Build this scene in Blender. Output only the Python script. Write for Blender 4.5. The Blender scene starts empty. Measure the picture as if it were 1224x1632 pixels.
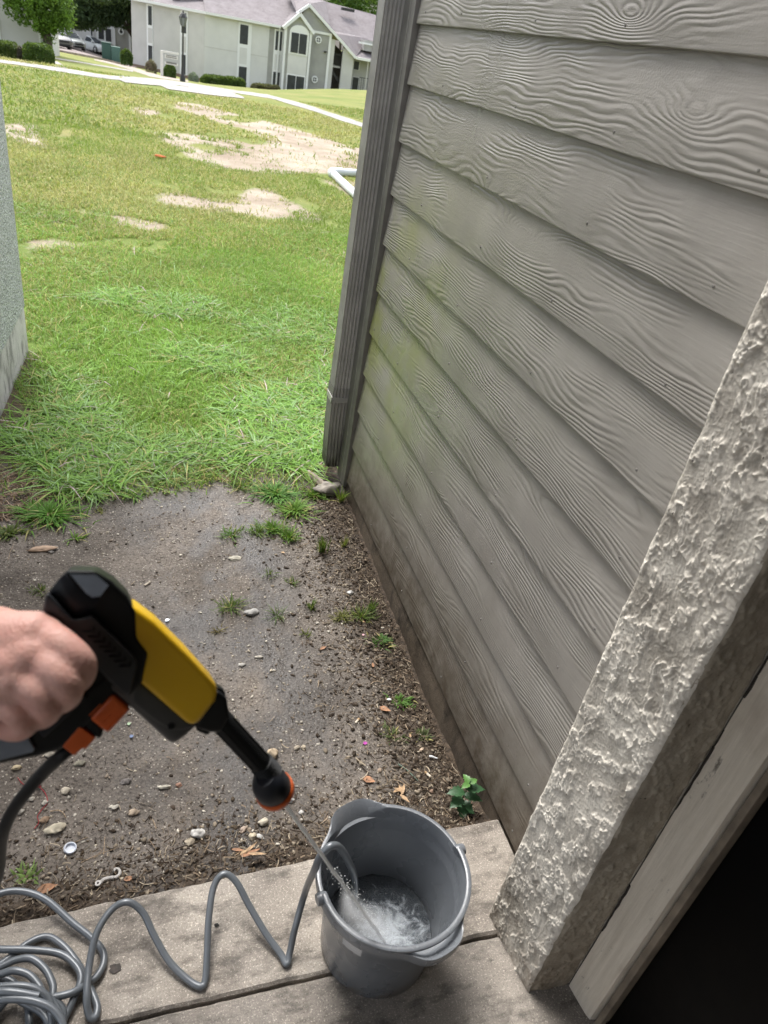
import bpy, bmesh, math, random
import numpy as np
from mathutils import Vector, Matrix, noise as mnoise
random.seed(7); RNG = np.random.default_rng(7)
SC = bpy.context.scene; COL = SC.collection
# ------------------------------------------------------------------ camera
EYE = 1.65
FPX, CX, CY = 1160.0, 612.0, 816.0
_v = np.array([270-CX, 2620-CY, FPX]); UP = -_v/np.linalg.norm(_v)
_p = np.array([200-CX, -8-CY, FPX]); _Y = _p-(_p@UP)*UP; YA = _Y/np.linalg.norm(_Y); XA = np.cross(YA, UP)
cam = bpy.data.cameras.new('camera'); camo = bpy.data.objects.new('camera', cam); COL.objects.link(camo)
R = Matrix(((XA[0], -XA[1], -XA[2]), (YA[0], -YA[1], -YA[2]), (UP[0], -UP[1], -UP[2])))
camo.matrix_world = Matrix.Translation((0, 0, EYE)) @ R.to_4x4()
cam.sensor_fit = 'VERTICAL'; cam.sensor_height = 36; cam.lens = FPX/1632*36
cam.clip_start = 0.02; cam.clip_end = 1500
cam.dof.use_dof = True; cam.dof.focus_distance = 2.1; cam.dof.aperture_fstop = 8.0
SC.camera = camo
# ------------------------------------------------------------------ light
SUN_EL, SUN_AZ = math.radians(60), math.radians(-18)     # azimuth from +Y (the lawn) towards the left
w = bpy.data.worlds.new('World'); SC.world = w; w.use_nodes = True
nt = w.node_tree; bg = nt.nodes['Background']
sky = nt.nodes.new('ShaderNodeTexSky'); sky.sky_type = 'NISHITA'; sky.sun_disc = False
sky.sun_elevation = SUN_EL; sky.sun_rotation = SUN_AZ; sky.air_density = 1.0; sky.dust_density = 4.0; sky.ozone_density = 1.0
hs = nt.nodes.new('ShaderNodeHueSaturation'); hs.inputs['Saturation'].default_value = 0.35
nt.links.new(sky.outputs[0], hs.inputs['Color']); nt.links.new(hs.outputs[0], bg.inputs['Color'])
bg.inputs['Strength'].default_value = 0.15
sl = bpy.data.lights.new('sun', 'SUN'); sl.energy = 1.2; sl.angle = math.radians(25); sl.color = (1, .97, .92)
so = bpy.data.objects.new('sun', sl); COL.objects.link(so)
sd = Vector((math.sin(SUN_AZ)*math.cos(SUN_EL), math.cos(SUN_AZ)*math.cos(SUN_EL), math.sin(SUN_EL)))
so.rotation_euler = sd.to_track_quat('Z', 'Y').to_euler()
SC.view_settings.view_transform = 'Standard'; SC.view_settings.look = 'None'
SC.view_settings.gamma = 1; SC.view_settings.use_curve_mapping = False
SC.view_settings.exposure = 1.42
SC.cycles.volume_bounces = 1 if hasattr(SC, 'cycles') else 0
# ------------------------------------------------------------------ geometry helpers
def ray(px, py):
    d = np.array([px-CX, py-CY, FPX]); return np.array([d@XA, d@YA, d@UP])
def U(px, py, d):                      # point seen at a pixel, at a depth along the lens axis
    return Vector(ray(px, py)/FPX*d)+Vector((0, 0, EYE))
def G(px, py, z=0.0):                  # ... on a horizontal plane
    r = ray(px, py); return Vector(r*((z-EYE)/r[2]))+Vector((0, 0, EYE))
def YP(px, py, y):                     # ... on a frontal plane
    r = ray(px, py); return Vector(r*(y/r[1]))+Vector((0, 0, EYE))
def XP(px, py, x):
    r = ray(px, py); return Vector(r*(x/r[0]))+Vector((0, 0, EYE))
def pix(P):                            # P: (n,3) array -> pixel arrays
    P = np.asarray(P, float).reshape(-1, 3)-np.array([0, 0, EYE])
    c = P[:, 0:1]*XA+P[:, 1:2]*YA+P[:, 2:3]*UP
    z = np.maximum(c[:, 2], 1e-3); return CX+FPX*c[:, 0]/z, CY+FPX*c[:, 1]/z
AZ80 = [-.5, -.13, -.06, 0, .085, .16, .205, .28, .5]; E80 = [-.056, -.057, -.0585, -.0655, -.0700, -.0668, -.064, -.063, -.062]
AZ45 = [-.5, -.13, 0, .085, .15, .174, .205, .227, .25, .284, .5]; E45 = [-.068, -.0685, -.0725, -.0745, -.069, -.0648, -.060, -.0565, -.0535, -.0500, -.048]
def gz(x, y):
    x = np.asarray(x, float); y = np.asarray(y, float)
    near = -.05-.055*np.exp(-((x-.9)/.28)**2)*np.exp(-((y-1.5)/.55)**2)
    near = near+.038*np.exp(-((y-.95)/.10)**2)
    mid = -.05-.016*np.clip((y-12)/10, 0, 1)
    az = x/np.maximum(y, 1)
    e45 = np.interp(az, AZ45, E45); e80 = np.interp(az, AZ80, E80)
    yy = np.minimum(y, 95.)
    el = np.where(yy < 45, -.078+(e45+.078)*np.clip((yy-22)/23, 0, 1), e45+(e80-e45)*np.clip((yy-45)/35, 0, 1))
    far = np.maximum(yy, 22)*el+EYE
    t = np.clip((y-20)/4, 0, 1); t = t*t*(3-2*t)
    z = np.where(y < 8, near, mid)*(1-t)+far*t
    return z
def T(px, py):                         # ... on the terrain
    r = ray(px, py); r = r/r[1]; y0 = .5; ys = np.concatenate([np.linspace(.5, 8, 1500), np.linspace(8, 110, 6000)])
    d = r[2]*ys+EYE-gz(r[0]*ys, ys); i = int(np.argmax(d <= 0)) if (d <= 0).any() else len(ys)-1
    return Vector((r[0]*ys[i], ys[i], float(gz(r[0]*ys[i], ys[i]))))
def inpoly(px, py, poly):
    res = np.zeros(np.shape(px), bool); n = len(poly)
    for i in range(n):
        x1, y1 = poly[i]; x2, y2 = poly[(i+1) % n]
        if y1 == y2: continue
        c = ((y1 > py) != (y2 > py)) & (px < (x2-x1)*(py-y1)/(y2-y1)+x1); res ^= c
    return res
# ------------------------------------------------------------------ object helpers
def props(o, label=None, cat=None, group=None, kind=None):
    if label: o['label'] = label
    if cat: o['category'] = cat
    if group: o['group'] = group
    if kind: o['kind'] = kind
    return o
def thing(name, label, cat, loc=(0, 0, 0), group=None, rz=0):
    o = bpy.data.objects.new(name, None); COL.objects.link(o); o.location = loc; o.rotation_euler = (0, 0, rz)
    o.empty_display_size = .05
    return props(o, label, cat, group)
class MB:
    def __init__(s): s.v = []; s.f = []
    def add(s, vs, fs):
        b = len(s.v); s.v += [tuple(v) for v in vs]; s.f += [tuple(b+i for i in f) for f in fs]; return s
    def box(s, x0, x1, y0, y1, z0, z1, M=None):
        vs = [Vector(p) for p in ((x0, y0, z0), (x1, y0, z0), (x1, y1, z0), (x0, y1, z0), (x0, y0, z1), (x1, y0, z1), (x1, y1, z1), (x0, y1, z1))]
        if M: vs = [M @ v for v in vs]
        return s.add(vs, [(3, 2, 1, 0), (4, 5, 6, 7), (0, 1, 5, 4), (1, 2, 6, 5), (2, 3, 7, 6), (3, 0, 4, 7)])
    def tube(s, pts, r, n=10, cap=True):
        pts = [Vector(p) for p in pts]; rs = r if hasattr(r, '__len__') else [r]*len(pts); b = len(s.v)
        up = Vector((0, 0, 1)); prev = None
        for i, p in enumerate(pts):
            t = (pts[min(i+1, len(pts)-1)]-pts[max(i-1, 0)]).normalized()
            if prev is None: a = t.orthogonal().normalized()
            else: a = (prev-t*prev.dot(t)).normalized()
            prev = a; c = t.cross(a)
            for k in range(n):
                q = 2*math.pi*k/n; s.v.append(tuple(p+(a*math.cos(q)+c*math.sin(q))*rs[i]))
        for i in range(len(pts)-1):
            for k in range(n): s.f.append((b+i*n+k, b+i*n+(k+1) % n, b+(i+1)*n+(k+1) % n, b+(i+1)*n+k))
        if cap: s.f.append(tuple(b+k for k in range(n))[::-1]); s.f.append(tuple(b+(len(pts)-1)*n+k for k in range(n)))
        return s
    def lathe(s, prof, c, axis=(0, 0, 1), n=32, cap0=False, cap1=False):
        q = Vector((0, 0, 1)).rotation_difference(Vector(axis)); b = len(s.v); c = Vector(c)
        for r, h in prof:
            for k in range(n):
                a = 2*math.pi*k/n; s.v.append(tuple(c+q @ Vector((r*math.cos(a), r*math.sin(a), h))))
        for i in range(len(prof)-1):
            for k in range(n): s.f.append((b+i*n+k, b+i*n+(k+1) % n, b+(i+1)*n+(k+1) % n, b+(i+1)*n+k))
        if cap0: s.f.append(tuple(b+k for k in range(n))[::-1])
        if cap1: s.f.append(tuple(b+(len(prof)-1)*n+k for k in range(n)))
        return s
    def prism(s, poly, off):           # poly: Vectors; off: Vector
        n = len(poly); off = Vector(off)
        return s.add([p-off*.5 for p in poly]+[p+off*.5 for p in poly], [tuple(range(n))[::-1], tuple(range(n, 2*n))]+[(i, (i+1) % n, n+(i+1) % n, n+i) for i in range(n)])
    def build(s, name, m, parent=None, smooth=False, bevel=0, seg=2):
        me = bpy.data.meshes.new(name); o0 = Vector(parent.location) if parent else Vector((0, 0, 0))
        if parent and parent.parent: o0 = o0+Vector(parent.parent.location)
        Mi = Matrix.Translation(-o0)
        me.from_pydata([tuple(Vector(v)-o0) for v in s.v], [], s.f); me.materials.append(m)
        bm = bmesh.new(); bm.from_mesh(me)
        bmesh.ops.recalc_face_normals(bm, faces=bm.faces)
        if bevel:
            es = [e for e in bm.edges if len(e.link_faces) == 2 and e.calc_face_angle(0) > .5]
            bmesh.ops.bevel(bm, geom=es, offset=bevel, segments=seg, profile=.6, affect='EDGES', clamp_overlap=True)
        bm.to_mesh(me); bm.free()
        if smooth or bevel:
            me.shade_smooth()
            try: me.set_sharp_from_angle(angle=math.radians(40 if not bevel else 60))
            except Exception: pass
        o = bpy.data.objects.new(name, me); COL.objects.link(o)
        if parent: o.parent = parent
        return o
def copy_tree(o, parent=None):
    c = o.copy(); COL.objects.link(c); c.parent = parent
    for ch in list(o.children): copy_tree(ch, c)
    return c
def cr(pts, k=10):                      # Catmull-Rom through points
    P = [Vector(p) for p in pts]; P = [P[0]*2-P[1]]+P+[P[-1]*2-P[-2]]; out = []
    for i in range(1, len(P)-2):
        for j in range(k):
            t = j/k; a, b, c, d = P[i-1:i+3]
            out.append(.5*((2*b)+(c-a)*t+(2*a-5*b+4*c-d)*t*t+(3*b-a-3*c+d)*t**3))
    out.append(P[-2]); return out
def npmesh(name, V, F4=None, F3=None, m=None, col=None, smooth=False, attrs=None):
    me = bpy.data.meshes.new(name); n4 = 0 if F4 is None else len(F4); n3 = 0 if F3 is None else len(F3)
    me.vertices.add(len(V)); me.vertices.foreach_set('co', np.ascontiguousarray(V, np.float32).ravel())
    idx = []; st = []
    if n4: idx.append(np.asarray(F4).ravel()); st.append(np.arange(n4)*4)
    if n3: idx.append(np.asarray(F3).ravel()); st.append(n4*4+np.arange(n3)*3)
    idx = np.concatenate(idx).astype(np.int32); st = np.concatenate(st).astype(np.int32)
    me.loops.add(len(idx)); me.loops.foreach_set('vertex_index', idx)
    me.polygons.add(len(st)); me.polygons.foreach_set('loop_start', st)
    me.update(calc_edges=True); me.validate()
    if smooth: me.shade_smooth()
    if col is not None:
        a = me.color_attributes.new('col', 'FLOAT_COLOR', 'POINT'); c = np.ones((len(V), 4), np.float32); c[:, :3] = col; a.data.foreach_set('color', c.ravel())
    for k, v in (attrs or {}).items():
        a = me.attributes.new(k, 'FLOAT', 'POINT'); a.data.foreach_set('value', np.ascontiguousarray(v, np.float32).ravel())
    if m: me.materials.append(m)
    o = bpy.data.objects.new(name, me); COL.objects.link(o); return o
def vnoise(x, y, s=0):                  # cheap smooth value noise, vectorised
    xi = np.floor(x).astype(np.int64); yi = np.floor(y).astype(np.int64); fx = x-xi; fy = y-yi
    fx = fx*fx*(3-2*fx); fy = fy*fy*(3-2*fy)
    def h(a, b):
        n = (a*374761393+b*668265263+s*1442695041) & 0x7fffffff; n = ((n ^ (n >> 13))*1274126177) & 0x7fffffff; return ((n ^ (n >> 16)) & 0xffff)/65535.
    return (h(xi, yi)*(1-fx)+h(xi+1, yi)*fx)*(1-fy)+(h(xi, yi+1)*(1-fx)+h(xi+1, yi+1)*fx)*fy
def fbm(x, y, o=4, s=0):
    r = 0; a = .5
    for i in range(o): r = r+a*vnoise(x*2**i+17*i, y*2**i-9*i, s+i); a *= .5
    return r/(1-.5**o)
# ------------------------------------------------------------------ node helpers
class N:
    def __init__(s, name):
        s.m = bpy.data.materials.new(name); s.m.use_nodes = True; s.t = s.m.node_tree; s.b = s.t.nodes['Principled BSDF']
    def n(s, ty, **kw):
        x = s.t.nodes.new('ShaderNode'+ty)
        for k, v in kw.items():
            if k.startswith('i_'):
                key = k[2:].replace('_', ' '); key = int(key) if key.isdigit() else key; s.set(x.inputs[key], v)
            else: setattr(x, k, v)
        return x
    def set(s, inp, v):
        if isinstance(v, bpy.types.NodeSocket): s.t.links.new(v, inp)
        elif isinstance(v, bpy.types.Node): s.t.links.new(v.outputs[0], inp)
        else:
            if hasattr(inp.default_value, '__len__') and not hasattr(v, '__len__'): v = [v]*len(inp.default_value)
            if hasattr(v, '__len__') and len(inp.default_value) == 4 and len(v) == 3: v = (*v, 1)
            inp.default_value = v
    def pos(s): return s.n('NewGeometry').outputs['Position']
    def obj(s): return s.n('TexCoord').outputs['Object']
    def map(s, v, scale=(1, 1, 1), loc=(0, 0, 0), rot=(0, 0, 0)): return s.n('Mapping', i_Vector=v, i_Scale=scale, i_Location=loc, i_Rotation=rot).outputs[0]
    def noise(s, v, scale, det=4, rough=.55, dist=0): return s.n('TexNoise', i_Vector=v, i_Scale=scale, i_Detail=det, i_Roughness=rough, i_Distortion=dist).outputs['Fac']
    def vor(s, v, scale, out='Distance', feature='F1'): return s.n('TexVoronoi', feature=feature, i_Vector=v, i_Scale=scale).outputs[out]
    def math(s, op, a, b=0., c=0., clamp=False):
        x = s.n('Math', operation=op, use_clamp=clamp); s.set(x.inputs[0], a); s.set(x.inputs[1], b); s.set(x.inputs[2], c); return x.outputs[0]
    def rng(s, v, a, b, c=0., d=1.): return s.n('MapRange', i_Value=v, i_From_Min=a, i_From_Max=b, i_To_Min=c, i_To_Max=d).outputs[0]
    def mix(s, f, a, b, mode='MIX'):
        x = s.n('Mix', data_type='RGBA', blend_type=mode); s.set(x.inputs[0], f); s.set(x.inputs[6], a); s.set(x.inputs[7], b); return x.outputs[2]
    def ramp(s, f, stops):
        x = s.n('ValToRGB', i_Fac=f); e = x.color_ramp.elements
        while len(e) < len(stops): e.new(.5)
        for k, (p, c) in enumerate(stops): e[k].position = p; e[k].color = (*c, 1) if len(c) == 3 else c
        return x.outputs[0]
    def xyz(s, v):
        x = s.n('SeparateXYZ', i_Vector=v); return x.outputs
    def bump(s, h, dist=.002, st=1.): s.set(s.b.inputs['Normal'], s.n('Bump', i_Height=h, i_Distance=dist, i_Strength=st).outputs[0])
    def out(s, base=None, rough=None, metal=None, spec=None):
        if base is not None: s.set(s.b.inputs['Base Color'], base)
        if rough is not None: s.set(s.b.inputs['Roughness'], rough)
        if metal is not None: s.set(s.b.inputs['Metallic'], metal)
        if spec is not None: s.set(s.b.inputs['Specular IOR Level'], spec)
        return s.m
def plain(name, c, rough=.5, metal=0, var=.12, scale=30, bump=0, spec=.5):
    k = N(name); p = k.obj(); f = k.noise(p, scale, 5)
    d = tuple(x*(1-var*2) for x in c); e = tuple(min(1, x*(1+var*2)) for x in c)
    if bump: k.bump(k.noise(p, scale*3, 4), bump)
    return k.out(k.ramp(f, [(.3, d), (.7, e)]), k.rng(f, .2, .8, rough*.85, min(1, rough*1.15)), metal, spec)
# ------------------------------------------------------------------ materials
def m_siding():
    k = N('painted_siding'); p = k.pos(); x, y, z = k.xyz(p)[0:3]
    idx = k.math('FLOOR', k.math('DIVIDE', k.math('SUBTRACT', z, .013), .1707))
    sh = k.n('CombineXYZ', i_X=k.math('MULTIPLY', idx, 5.37), i_Y=k.math('ADD', y, k.math('MULTIPLY', idx, 3.71)), i_Z=z).outputs[0]
    n1 = k.noise(k.map(sh, (1, 1.15, 5.2)), 1.5, 2.6, .45)
    v = k.n('TexVoronoi', i_Vector=k.map(sh, (1, 1.3, 4.2)), i_Scale=1.35).outputs['Distance']
    knot = k.math('DIVIDE', 46., k.math('ADD', 1., k.math('POWER', k.math('MULTIPLY', v, 8.5), 2.)))
    f = k.math('ADD', k.math('ADD', k.math('MULTIPLY', z, 560.), k.math('MULTIPLY', n1, 98.)), knot)
    s1 = k.math('SINE', f); s1 = k.math('POWER', k.math('MULTIPLY_ADD', s1, .5, .5), .8)
    mk = k.rng(k.noise(k.map(sh, (1, 2, 9), (4, 3, 2)), 1.5, 2), .41, .60, .04, 1.)
    fine = k.noise(k.map(sh, (1, 14, 260)), 1., 3)
    h = k.math('ADD', k.math('MULTIPLY', s1, mk), k.math('MULTIPLY', fine, .35))
    drip = k.noise(k.map(p, (1, 30, 5)), 1.5, 4, .6)
    wet = k.math('MULTIPLY', k.rng(k.noise(k.map(p, (1, 2.2, 2.0), (0, .4, .3)), 1.6, 3), .38, .55), k.rng(y, .9, 2.0))
    h = k.math('ADD', h, k.math('MULTIPLY', k.math('MULTIPLY', k.vor(p, 260), k.math('MULTIPLY', wet, k.rng(z, 1.2, 1.5))), .9))
    k.bump(h, .0013, .8)
    base = k.mix(k.rng(k.noise(p, 5, 5), .3, .7), (.308, .288, .262), (.402, .379, .350))
    base = k.mix(k.math('MULTIPLY', k.rng(s1, .55, 0), k.math('MULTIPLY', mk, .25)), base, (.13, .12, .1))
    base = k.mix(k.rng(k.math('ADD', z, k.math('MULTIPLY', k.noise(p, 2.5, 4), .5)), .85, .25, 0, .55), base, (.17, .142, .105))
    # algae
    al = k.math('MULTIPLY', k.math('MULTIPLY', k.rng(y, 1.75, 2.4), k.rng(z, 1.32, 1.0)), k.math('MULTIPLY', k.rng(z, .25, .7), k.rng(k.noise(p, 3.2, 5, .65), .42, .62)))
    base = k.mix(k.math('MULTIPLY', al, .72), base, (.33, .36, .09))
    # soil splash near the ground
    dn = k.noise(p, 16, 8, .7)
    dz = k.rng(k.math('ADD', z, k.math('MULTIPLY', k.noise(p, 4, 4), -.35)), .16, -.2)
    dirt = k.math('MULTIPLY', dz, k.rng(dn, .35, .6, .35, 1.), clamp=True)
    base = k.mix(dirt, base, (.088, .064, .040))
    sp = k.math('MULTIPLY', k.rng(k.noise(p, 190, 2), .66, .72), k.rng(z, .6, .1)); base = k.mix(k.math('MULTIPLY', sp, .7), base, (.05, .035, .02))
    r = k.rng(drip, .3, .7, .42, .6); r = k.mix(wet, r, (.27, .27, .27))
    r = k.mix(dirt, r, (.8, .8, .8))
    return k.out(base, r, spec=.5)
def m_stucco(name, c1, c2, dirtz=True, fine=False):
    k = N(name); p = k.pos(); x, y, z = k.xyz(p)[0:3]
    n = k.noise(p, 60 if not fine else 160, 5, .7)
    k.bump(k.math('ADD', n, k.math('MULTIPLY', k.vor(p, 170 if not fine else 90), .6 if not fine else 1.5)), .0012 if not fine else .006, .8)
    base = k.mix(k.rng(k.noise(p, 7, 6, .65), .3, .7), c1, c2)
    if fine: base = k.mix(k.rng(k.noise(p, 130, 3, .7), .46, .58), base, (.20, .20, .20))
    if dirtz:
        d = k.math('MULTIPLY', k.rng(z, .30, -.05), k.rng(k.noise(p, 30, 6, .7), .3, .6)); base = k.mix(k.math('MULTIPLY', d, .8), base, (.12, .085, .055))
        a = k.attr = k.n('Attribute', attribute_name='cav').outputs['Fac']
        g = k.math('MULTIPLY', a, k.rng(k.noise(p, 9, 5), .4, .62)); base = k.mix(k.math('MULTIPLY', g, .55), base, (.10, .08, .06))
        dk = k.rng(k.noise(p, 110, 3), .69, .74); base = k.mix(dk, base, (.06, .05, .04))
    return k.out(base, .78, spec=.3)
def m_concrete(name, a, b, speck=.75, wet=False):
    k = N(name); p = k.pos()
    base = k.mix(k.rng(k.noise(p, 3.2, 6, .6), .35, .65), a, b)
    sp = k.noise(p, 230, 3, .8); base = k.mix(k.rng(sp, .56, .68, 0, speck), base, tuple(min(1, q*2.1) for q in b))
    base = k.mix(k.rng(k.noise(k.map(p, (1, 1, 1), (5, 2, 1)), 260, 3, .8), .56, .68, 0, speck), base, tuple(q*.38 for q in a))
    st = k.rng(k.noise(k.map(p, (1.2, 2.6, 1), (.4, .9, 0)), 6, 8, .72), .49, .62); base = k.mix(k.math('MULTIPLY', st, .72), base, tuple(q*.3 for q in a))
    st2 = k.rng(k.noise(k.map(p, (1, 1, 1), (9, 4, 0)), 22, 5, .65), .62, .72); base = k.mix(k.math('MULTIPLY', st2, .7), base, tuple(q*.35 for q in a))
    h = k.math('ADD', k.noise(p, 240, 3, .8), k.math('MULTIPLY', k.noise(p, 40, 4), 1.6))
    k.bump(h, .0016, .9)
    r = k.rng(k.noise(p, 4, 4), .4, .6, .62, .9)
    return k.out(base, r, spec=.4)
def m_dirt():
    k = N('packed_soil'); p = k.pos(); x, y, z = k.xyz(p)[0:3]
    big = k.noise(p, 3.4, 7, .66)
    base = k.mix(k.rng(big, .35, .65), (.088, .073, .060), (.215, .185, .157))
    grit = k.noise(p, 150, 4, .8)
    base = k.mix(k.rng(grit, .54, .72, 0, .7), base, (.33, .285, .235))
    base = k.mix(k.rng(k.noise(k.map(p, (1, 1, 1), (3, 7, 1)), 115, 4, .8), .5, .66), base, (.035, .026, .019))
    base = k.mix(k.rng(k.vor(k.map(p, (1, 1, .2)), 75), .22, .08, 0, .9), base, (.50, .46, .39))
    # damp dark mulch by wall and slab
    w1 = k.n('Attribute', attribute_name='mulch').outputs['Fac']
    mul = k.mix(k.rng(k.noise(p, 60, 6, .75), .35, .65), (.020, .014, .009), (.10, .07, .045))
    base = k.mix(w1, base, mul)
    wet = k.math('MULTIPLY', k.rng(k.noise(k.map(p, (1.3, .8, 1), (1.2, .3, 0)), 3.2, 6, .66), .42, .58), k.n('Attribute', attribute_name='wet').outputs['Fac'])
    base = k.mix(k.math('MULTIPLY', wet, .62), base, (.050, .048, .048))
    k.bump(k.math('ADD', k.noise(p, 130, 5, .8), k.math('MULTIPLY', k.vor(p, 95), .9)), .0035, .9)
    return k.out(base, k.mix(wet, (.85, .85, .85), (.24, .24, .24)), spec=.5)
def m_ground():
    k = N('lawn_soil'); p = k.pos(); x, y, z = k.xyz(p)[0:3]
    bare = k.n('Attribute', attribute_name='bare').outputs['Fac']
    e = k.noise(k.map(p, (1, .6, 1)), 1.6, 6, .68); e2 = k.noise(p, 9, 4, .7)
    fac = k.rng(k.math('ADD', bare, k.math('ADD', k.math('MULTIPLY', k.math('SUBTRACT', e, .5), 1.7), k.math('MULTIPLY', k.math('SUBTRACT', e2, .5), 1.1))), .30, .85)
    g = k.mix(k.rng(k.noise(p, .55, 5, .6), .36, .62), (.135, .185, .035), (.245, .235, .075))
    g = k.mix(k.rng(k.noise(p, 24, 5, .8), .42, .66, 0, .6), g, (.085, .125, .028))
    g = k.mix(k.rng(k.noise(k.map(p, (1, 1, 1), (7, 7, 0)), 40, 3, .8), .56, .7, 0, .7), g, (.28, .27, .085))
    thin = k.rng(k.noise(k.map(p, (1, 1, 1), (3, 1, 0)), 1.1, 5, .7), .56, .70, 0, .5)
    g = k.mix(thin, g, (.27, .22, .12))
    s = k.mix(k.rng(k.noise(k.map(p, (.8, 1, 1)), 1.2, 6, .7), .38, .66), (.27, .215, .16), (.42, .37, .30))
    s = k.mix(k.rng(k.noise(p, 14, 5, .8), .55, .7, 0, .55), s, (.24, .175, .12))
    nearsoil = k.mix(k.rng(k.noise(p, 30, 5, .7), .3, .7), (.075, .055, .038), (.15, .115, .08))
    s = k.mix(k.rng(y, 5.5, 4.0), s, nearsoil)
    g = k.mix(k.rng(y, 11, 4, 0, .75), g, (.105, .175, .035))
    k.bump(k.noise(p, 18, 6, .8), .03, .7)
    return k.out(k.mix(fac, g, s), .9, spec=.2)
def m_vc(name, rough=.6, trans=.35, spec=.3):
    k = N(name); c = k.n('Attribute', attribute_name='col').outputs['Color']
    k.out(c, rough, spec=spec)
    if trans:
        tr = k.n('BsdfTranslucent', i_Color=k.mix(.5, c, (.25, .36, .04))); mx = k.n('MixShader', i_Fac=trans)
        k.t.links.new(k.b.outputs[0], mx.inputs[1]); k.t.links.new(tr.outputs[0], mx.inputs[2])
        k.t.links.new(mx.outputs[0], k.t.nodes['Material Output'].inputs['Surface'])
    return k.m
def m_shingle():
    k = N('roof_shingles'); p = k.pos()
    b = k.n('TexBrick', i_Vector=k.map(p, (1, 1, 1), rot=(math.radians(90), 0, 0)), i_Scale=3.2, i_Color1=(.16, .142, .148, 1), i_Color2=(.225, .20, .205, 1), i_Mortar=(.15, .13, .13, 1)); 
    b.inputs['Mortar Size'].default_value = .03
    c = k.mix(k.rng(k.noise(p, 1.2, 5, .7), .3, .7), b.outputs[0], (.25, .23, .235)); k.set(k.b.inputs['Base Color'], c)
    return k.out(None, .9, spec=.2)
M_sid = m_siding()
M_stu = m_stucco('cream_stucco', (.62, .575, .505), (.74, .70, .625))
M_stuL = m_stucco('pale_rough_stucco', (.66, .66, .655), (.80, .80, .79), dirtz=False, fine=True)
M_slab = m_concrete('weathered_concrete', (.215, .188, .162), (.45, .405, .35))
M_slab2 = m_concrete('grey_weathered_concrete', (.17, .152, .135), (.34, .305, .265))
M_found = m_concrete('foundation_concrete', (.40, .38, .34), (.52, .50, .46), .2)
M_foundD = m_concrete('muddy_foundation_concrete', (.06, .045, .031), (.115, .09, .065), .3)
M_path = m_concrete('sidewalk_concrete', (.29, .275, .25), (.37, .35, .325), .1)
M_dirt = m_dirt(); M_ground = m_ground()
M_blade = m_vc('grass_blade'); M_leafc = m_vc('tree_leaf', .55, .3); M_stone = m_vc('loose_stone', .85, 0); M_litter = m_vc('dry_litter', .8, 0)
M_trim = plain('grey_trim_paint', (.19, .182, .168), .45, var=.12, scale=12)
M_spout = plain('painted_metal_spout', (.46, .45, .425), .34, .0, var=.10, scale=8)
M_case = None
# ------------------------------------------------------------------ ground
FOOT = [(470, 218), (600, 225), (760, 245), (840, 262), (850, 250), (830, 235), (760, 205), (660, 178), (545, 140), (560, 122), (640, 135), (760, 165), (860, 190), (1000, 230), (1040, 245), (1160, 278), (1160, 355), (1000, 345), (860, 350), (760, 335), (680, 330), (600, 300), (560, 265)]
def cv(L): return [(a/1.974, b/1.974+100) for a, b in L]
BARE = [cv(L) for L in (FOOT, [(470, 425), (560, 412), (640, 430), (740, 435), (790, 392), (850, 400), (920, 440), (1030, 497), (880, 488), (740, 474), (600, 458)],
        [(60, 462), (120, 468), (250, 476), (400, 486), (530, 512), (560, 525), (480, 540), (400, 534), (300, 518), (140, 495)],
        [(60, 550), (250, 566), (500, 588), (515, 606), (380, 596), (100, 580)], [(30, 190), (100, 190), (150, 268), (60, 250), (25, 228)], [(415, 140), (500, 152), (500, 165), (430, 162)],
        [(640, 668), (760, 672), (880, 690), (760, 688)], [(1000, 365), (1150, 378), (1150, 440), (1080, 400)])]
ISL = [cv(L) for L in ([(570, 258), (640, 252), (705, 270), (650, 278)], [(735, 240), (800, 238), (845, 258), (790, 260)], [(665, 165), (750, 165), (835, 185), (760, 190)])]
DIRT = [(-200, 900), (-60, 840), (0, 835), (60, 812), (130, 800), (200, 790), (225, 768), (300, 752), (370, 748), (400, 765), (440, 775), (470, 800), (500, 800), (530, 785), (560, 775), (900, 775), (900, 1700), (-200, 1700)]
SOILL = [(-60, 620), (0, 632), (40, 560), (62, 600), (70, 650), (110, 700), (60, 720), (60, 760), (110, 800), (0, 840), (-80, 840)]
def bare_at(X, Y, Z):
    px, py = pix(np.stack([X, Y, Z], -1)); b = np.zeros(len(px))
    for P in BARE: b = np.maximum(b, inpoly(px, py, P)*1.)
    for P in ISL: b = b*(1-inpoly(px, py, P))
    b = np.where(Y > 17, b*1., b)
    near = (inpoly(px, py, DIRT) | inpoly(px, py, SOILL)) & (Y < 5.5)
    b = np.where((Y < 1.3), 1, np.maximum(b, near*1.))
    return b
nr, nc = 300, 301
ys = np.concatenate([np.linspace(-5, 1, 20, endpoint=False), np.linspace(1, 24, 190, endpoint=False), np.geomspace(24, 420, 90)])
uu = np.linspace(-1, 1, nc); uu = np.sign(uu)*(.35*np.abs(uu)+.65*np.abs(uu)**3)
YY, UU = np.meshgrid(ys, uu, indexing='ij'); XX = UU*(7+1.0*np.maximum(YY, 0))+YY*.08
ZZ = gz(XX, YY)
und = (fbm(XX*.7+50, YY*.7+50, 3)-.5)*.05*np.clip((YY-3)/4, 0, 1)*np.clip((60-YY)/30, 0, 1); ZZ = ZZ+und
bare = bare_at(XX.ravel(), YY.ravel(), ZZ.ravel()).reshape(XX.shape)
for _ in range(4):
    b2 = bare.copy(); b2[1:-1, 1:-1] = (bare[1:-1, 1:-1]*2+bare[:-2, 1:-1]+bare[2:, 1:-1]+bare[1:-1, :-2]+bare[1:-1, 2:])/6; bare = b2
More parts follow.
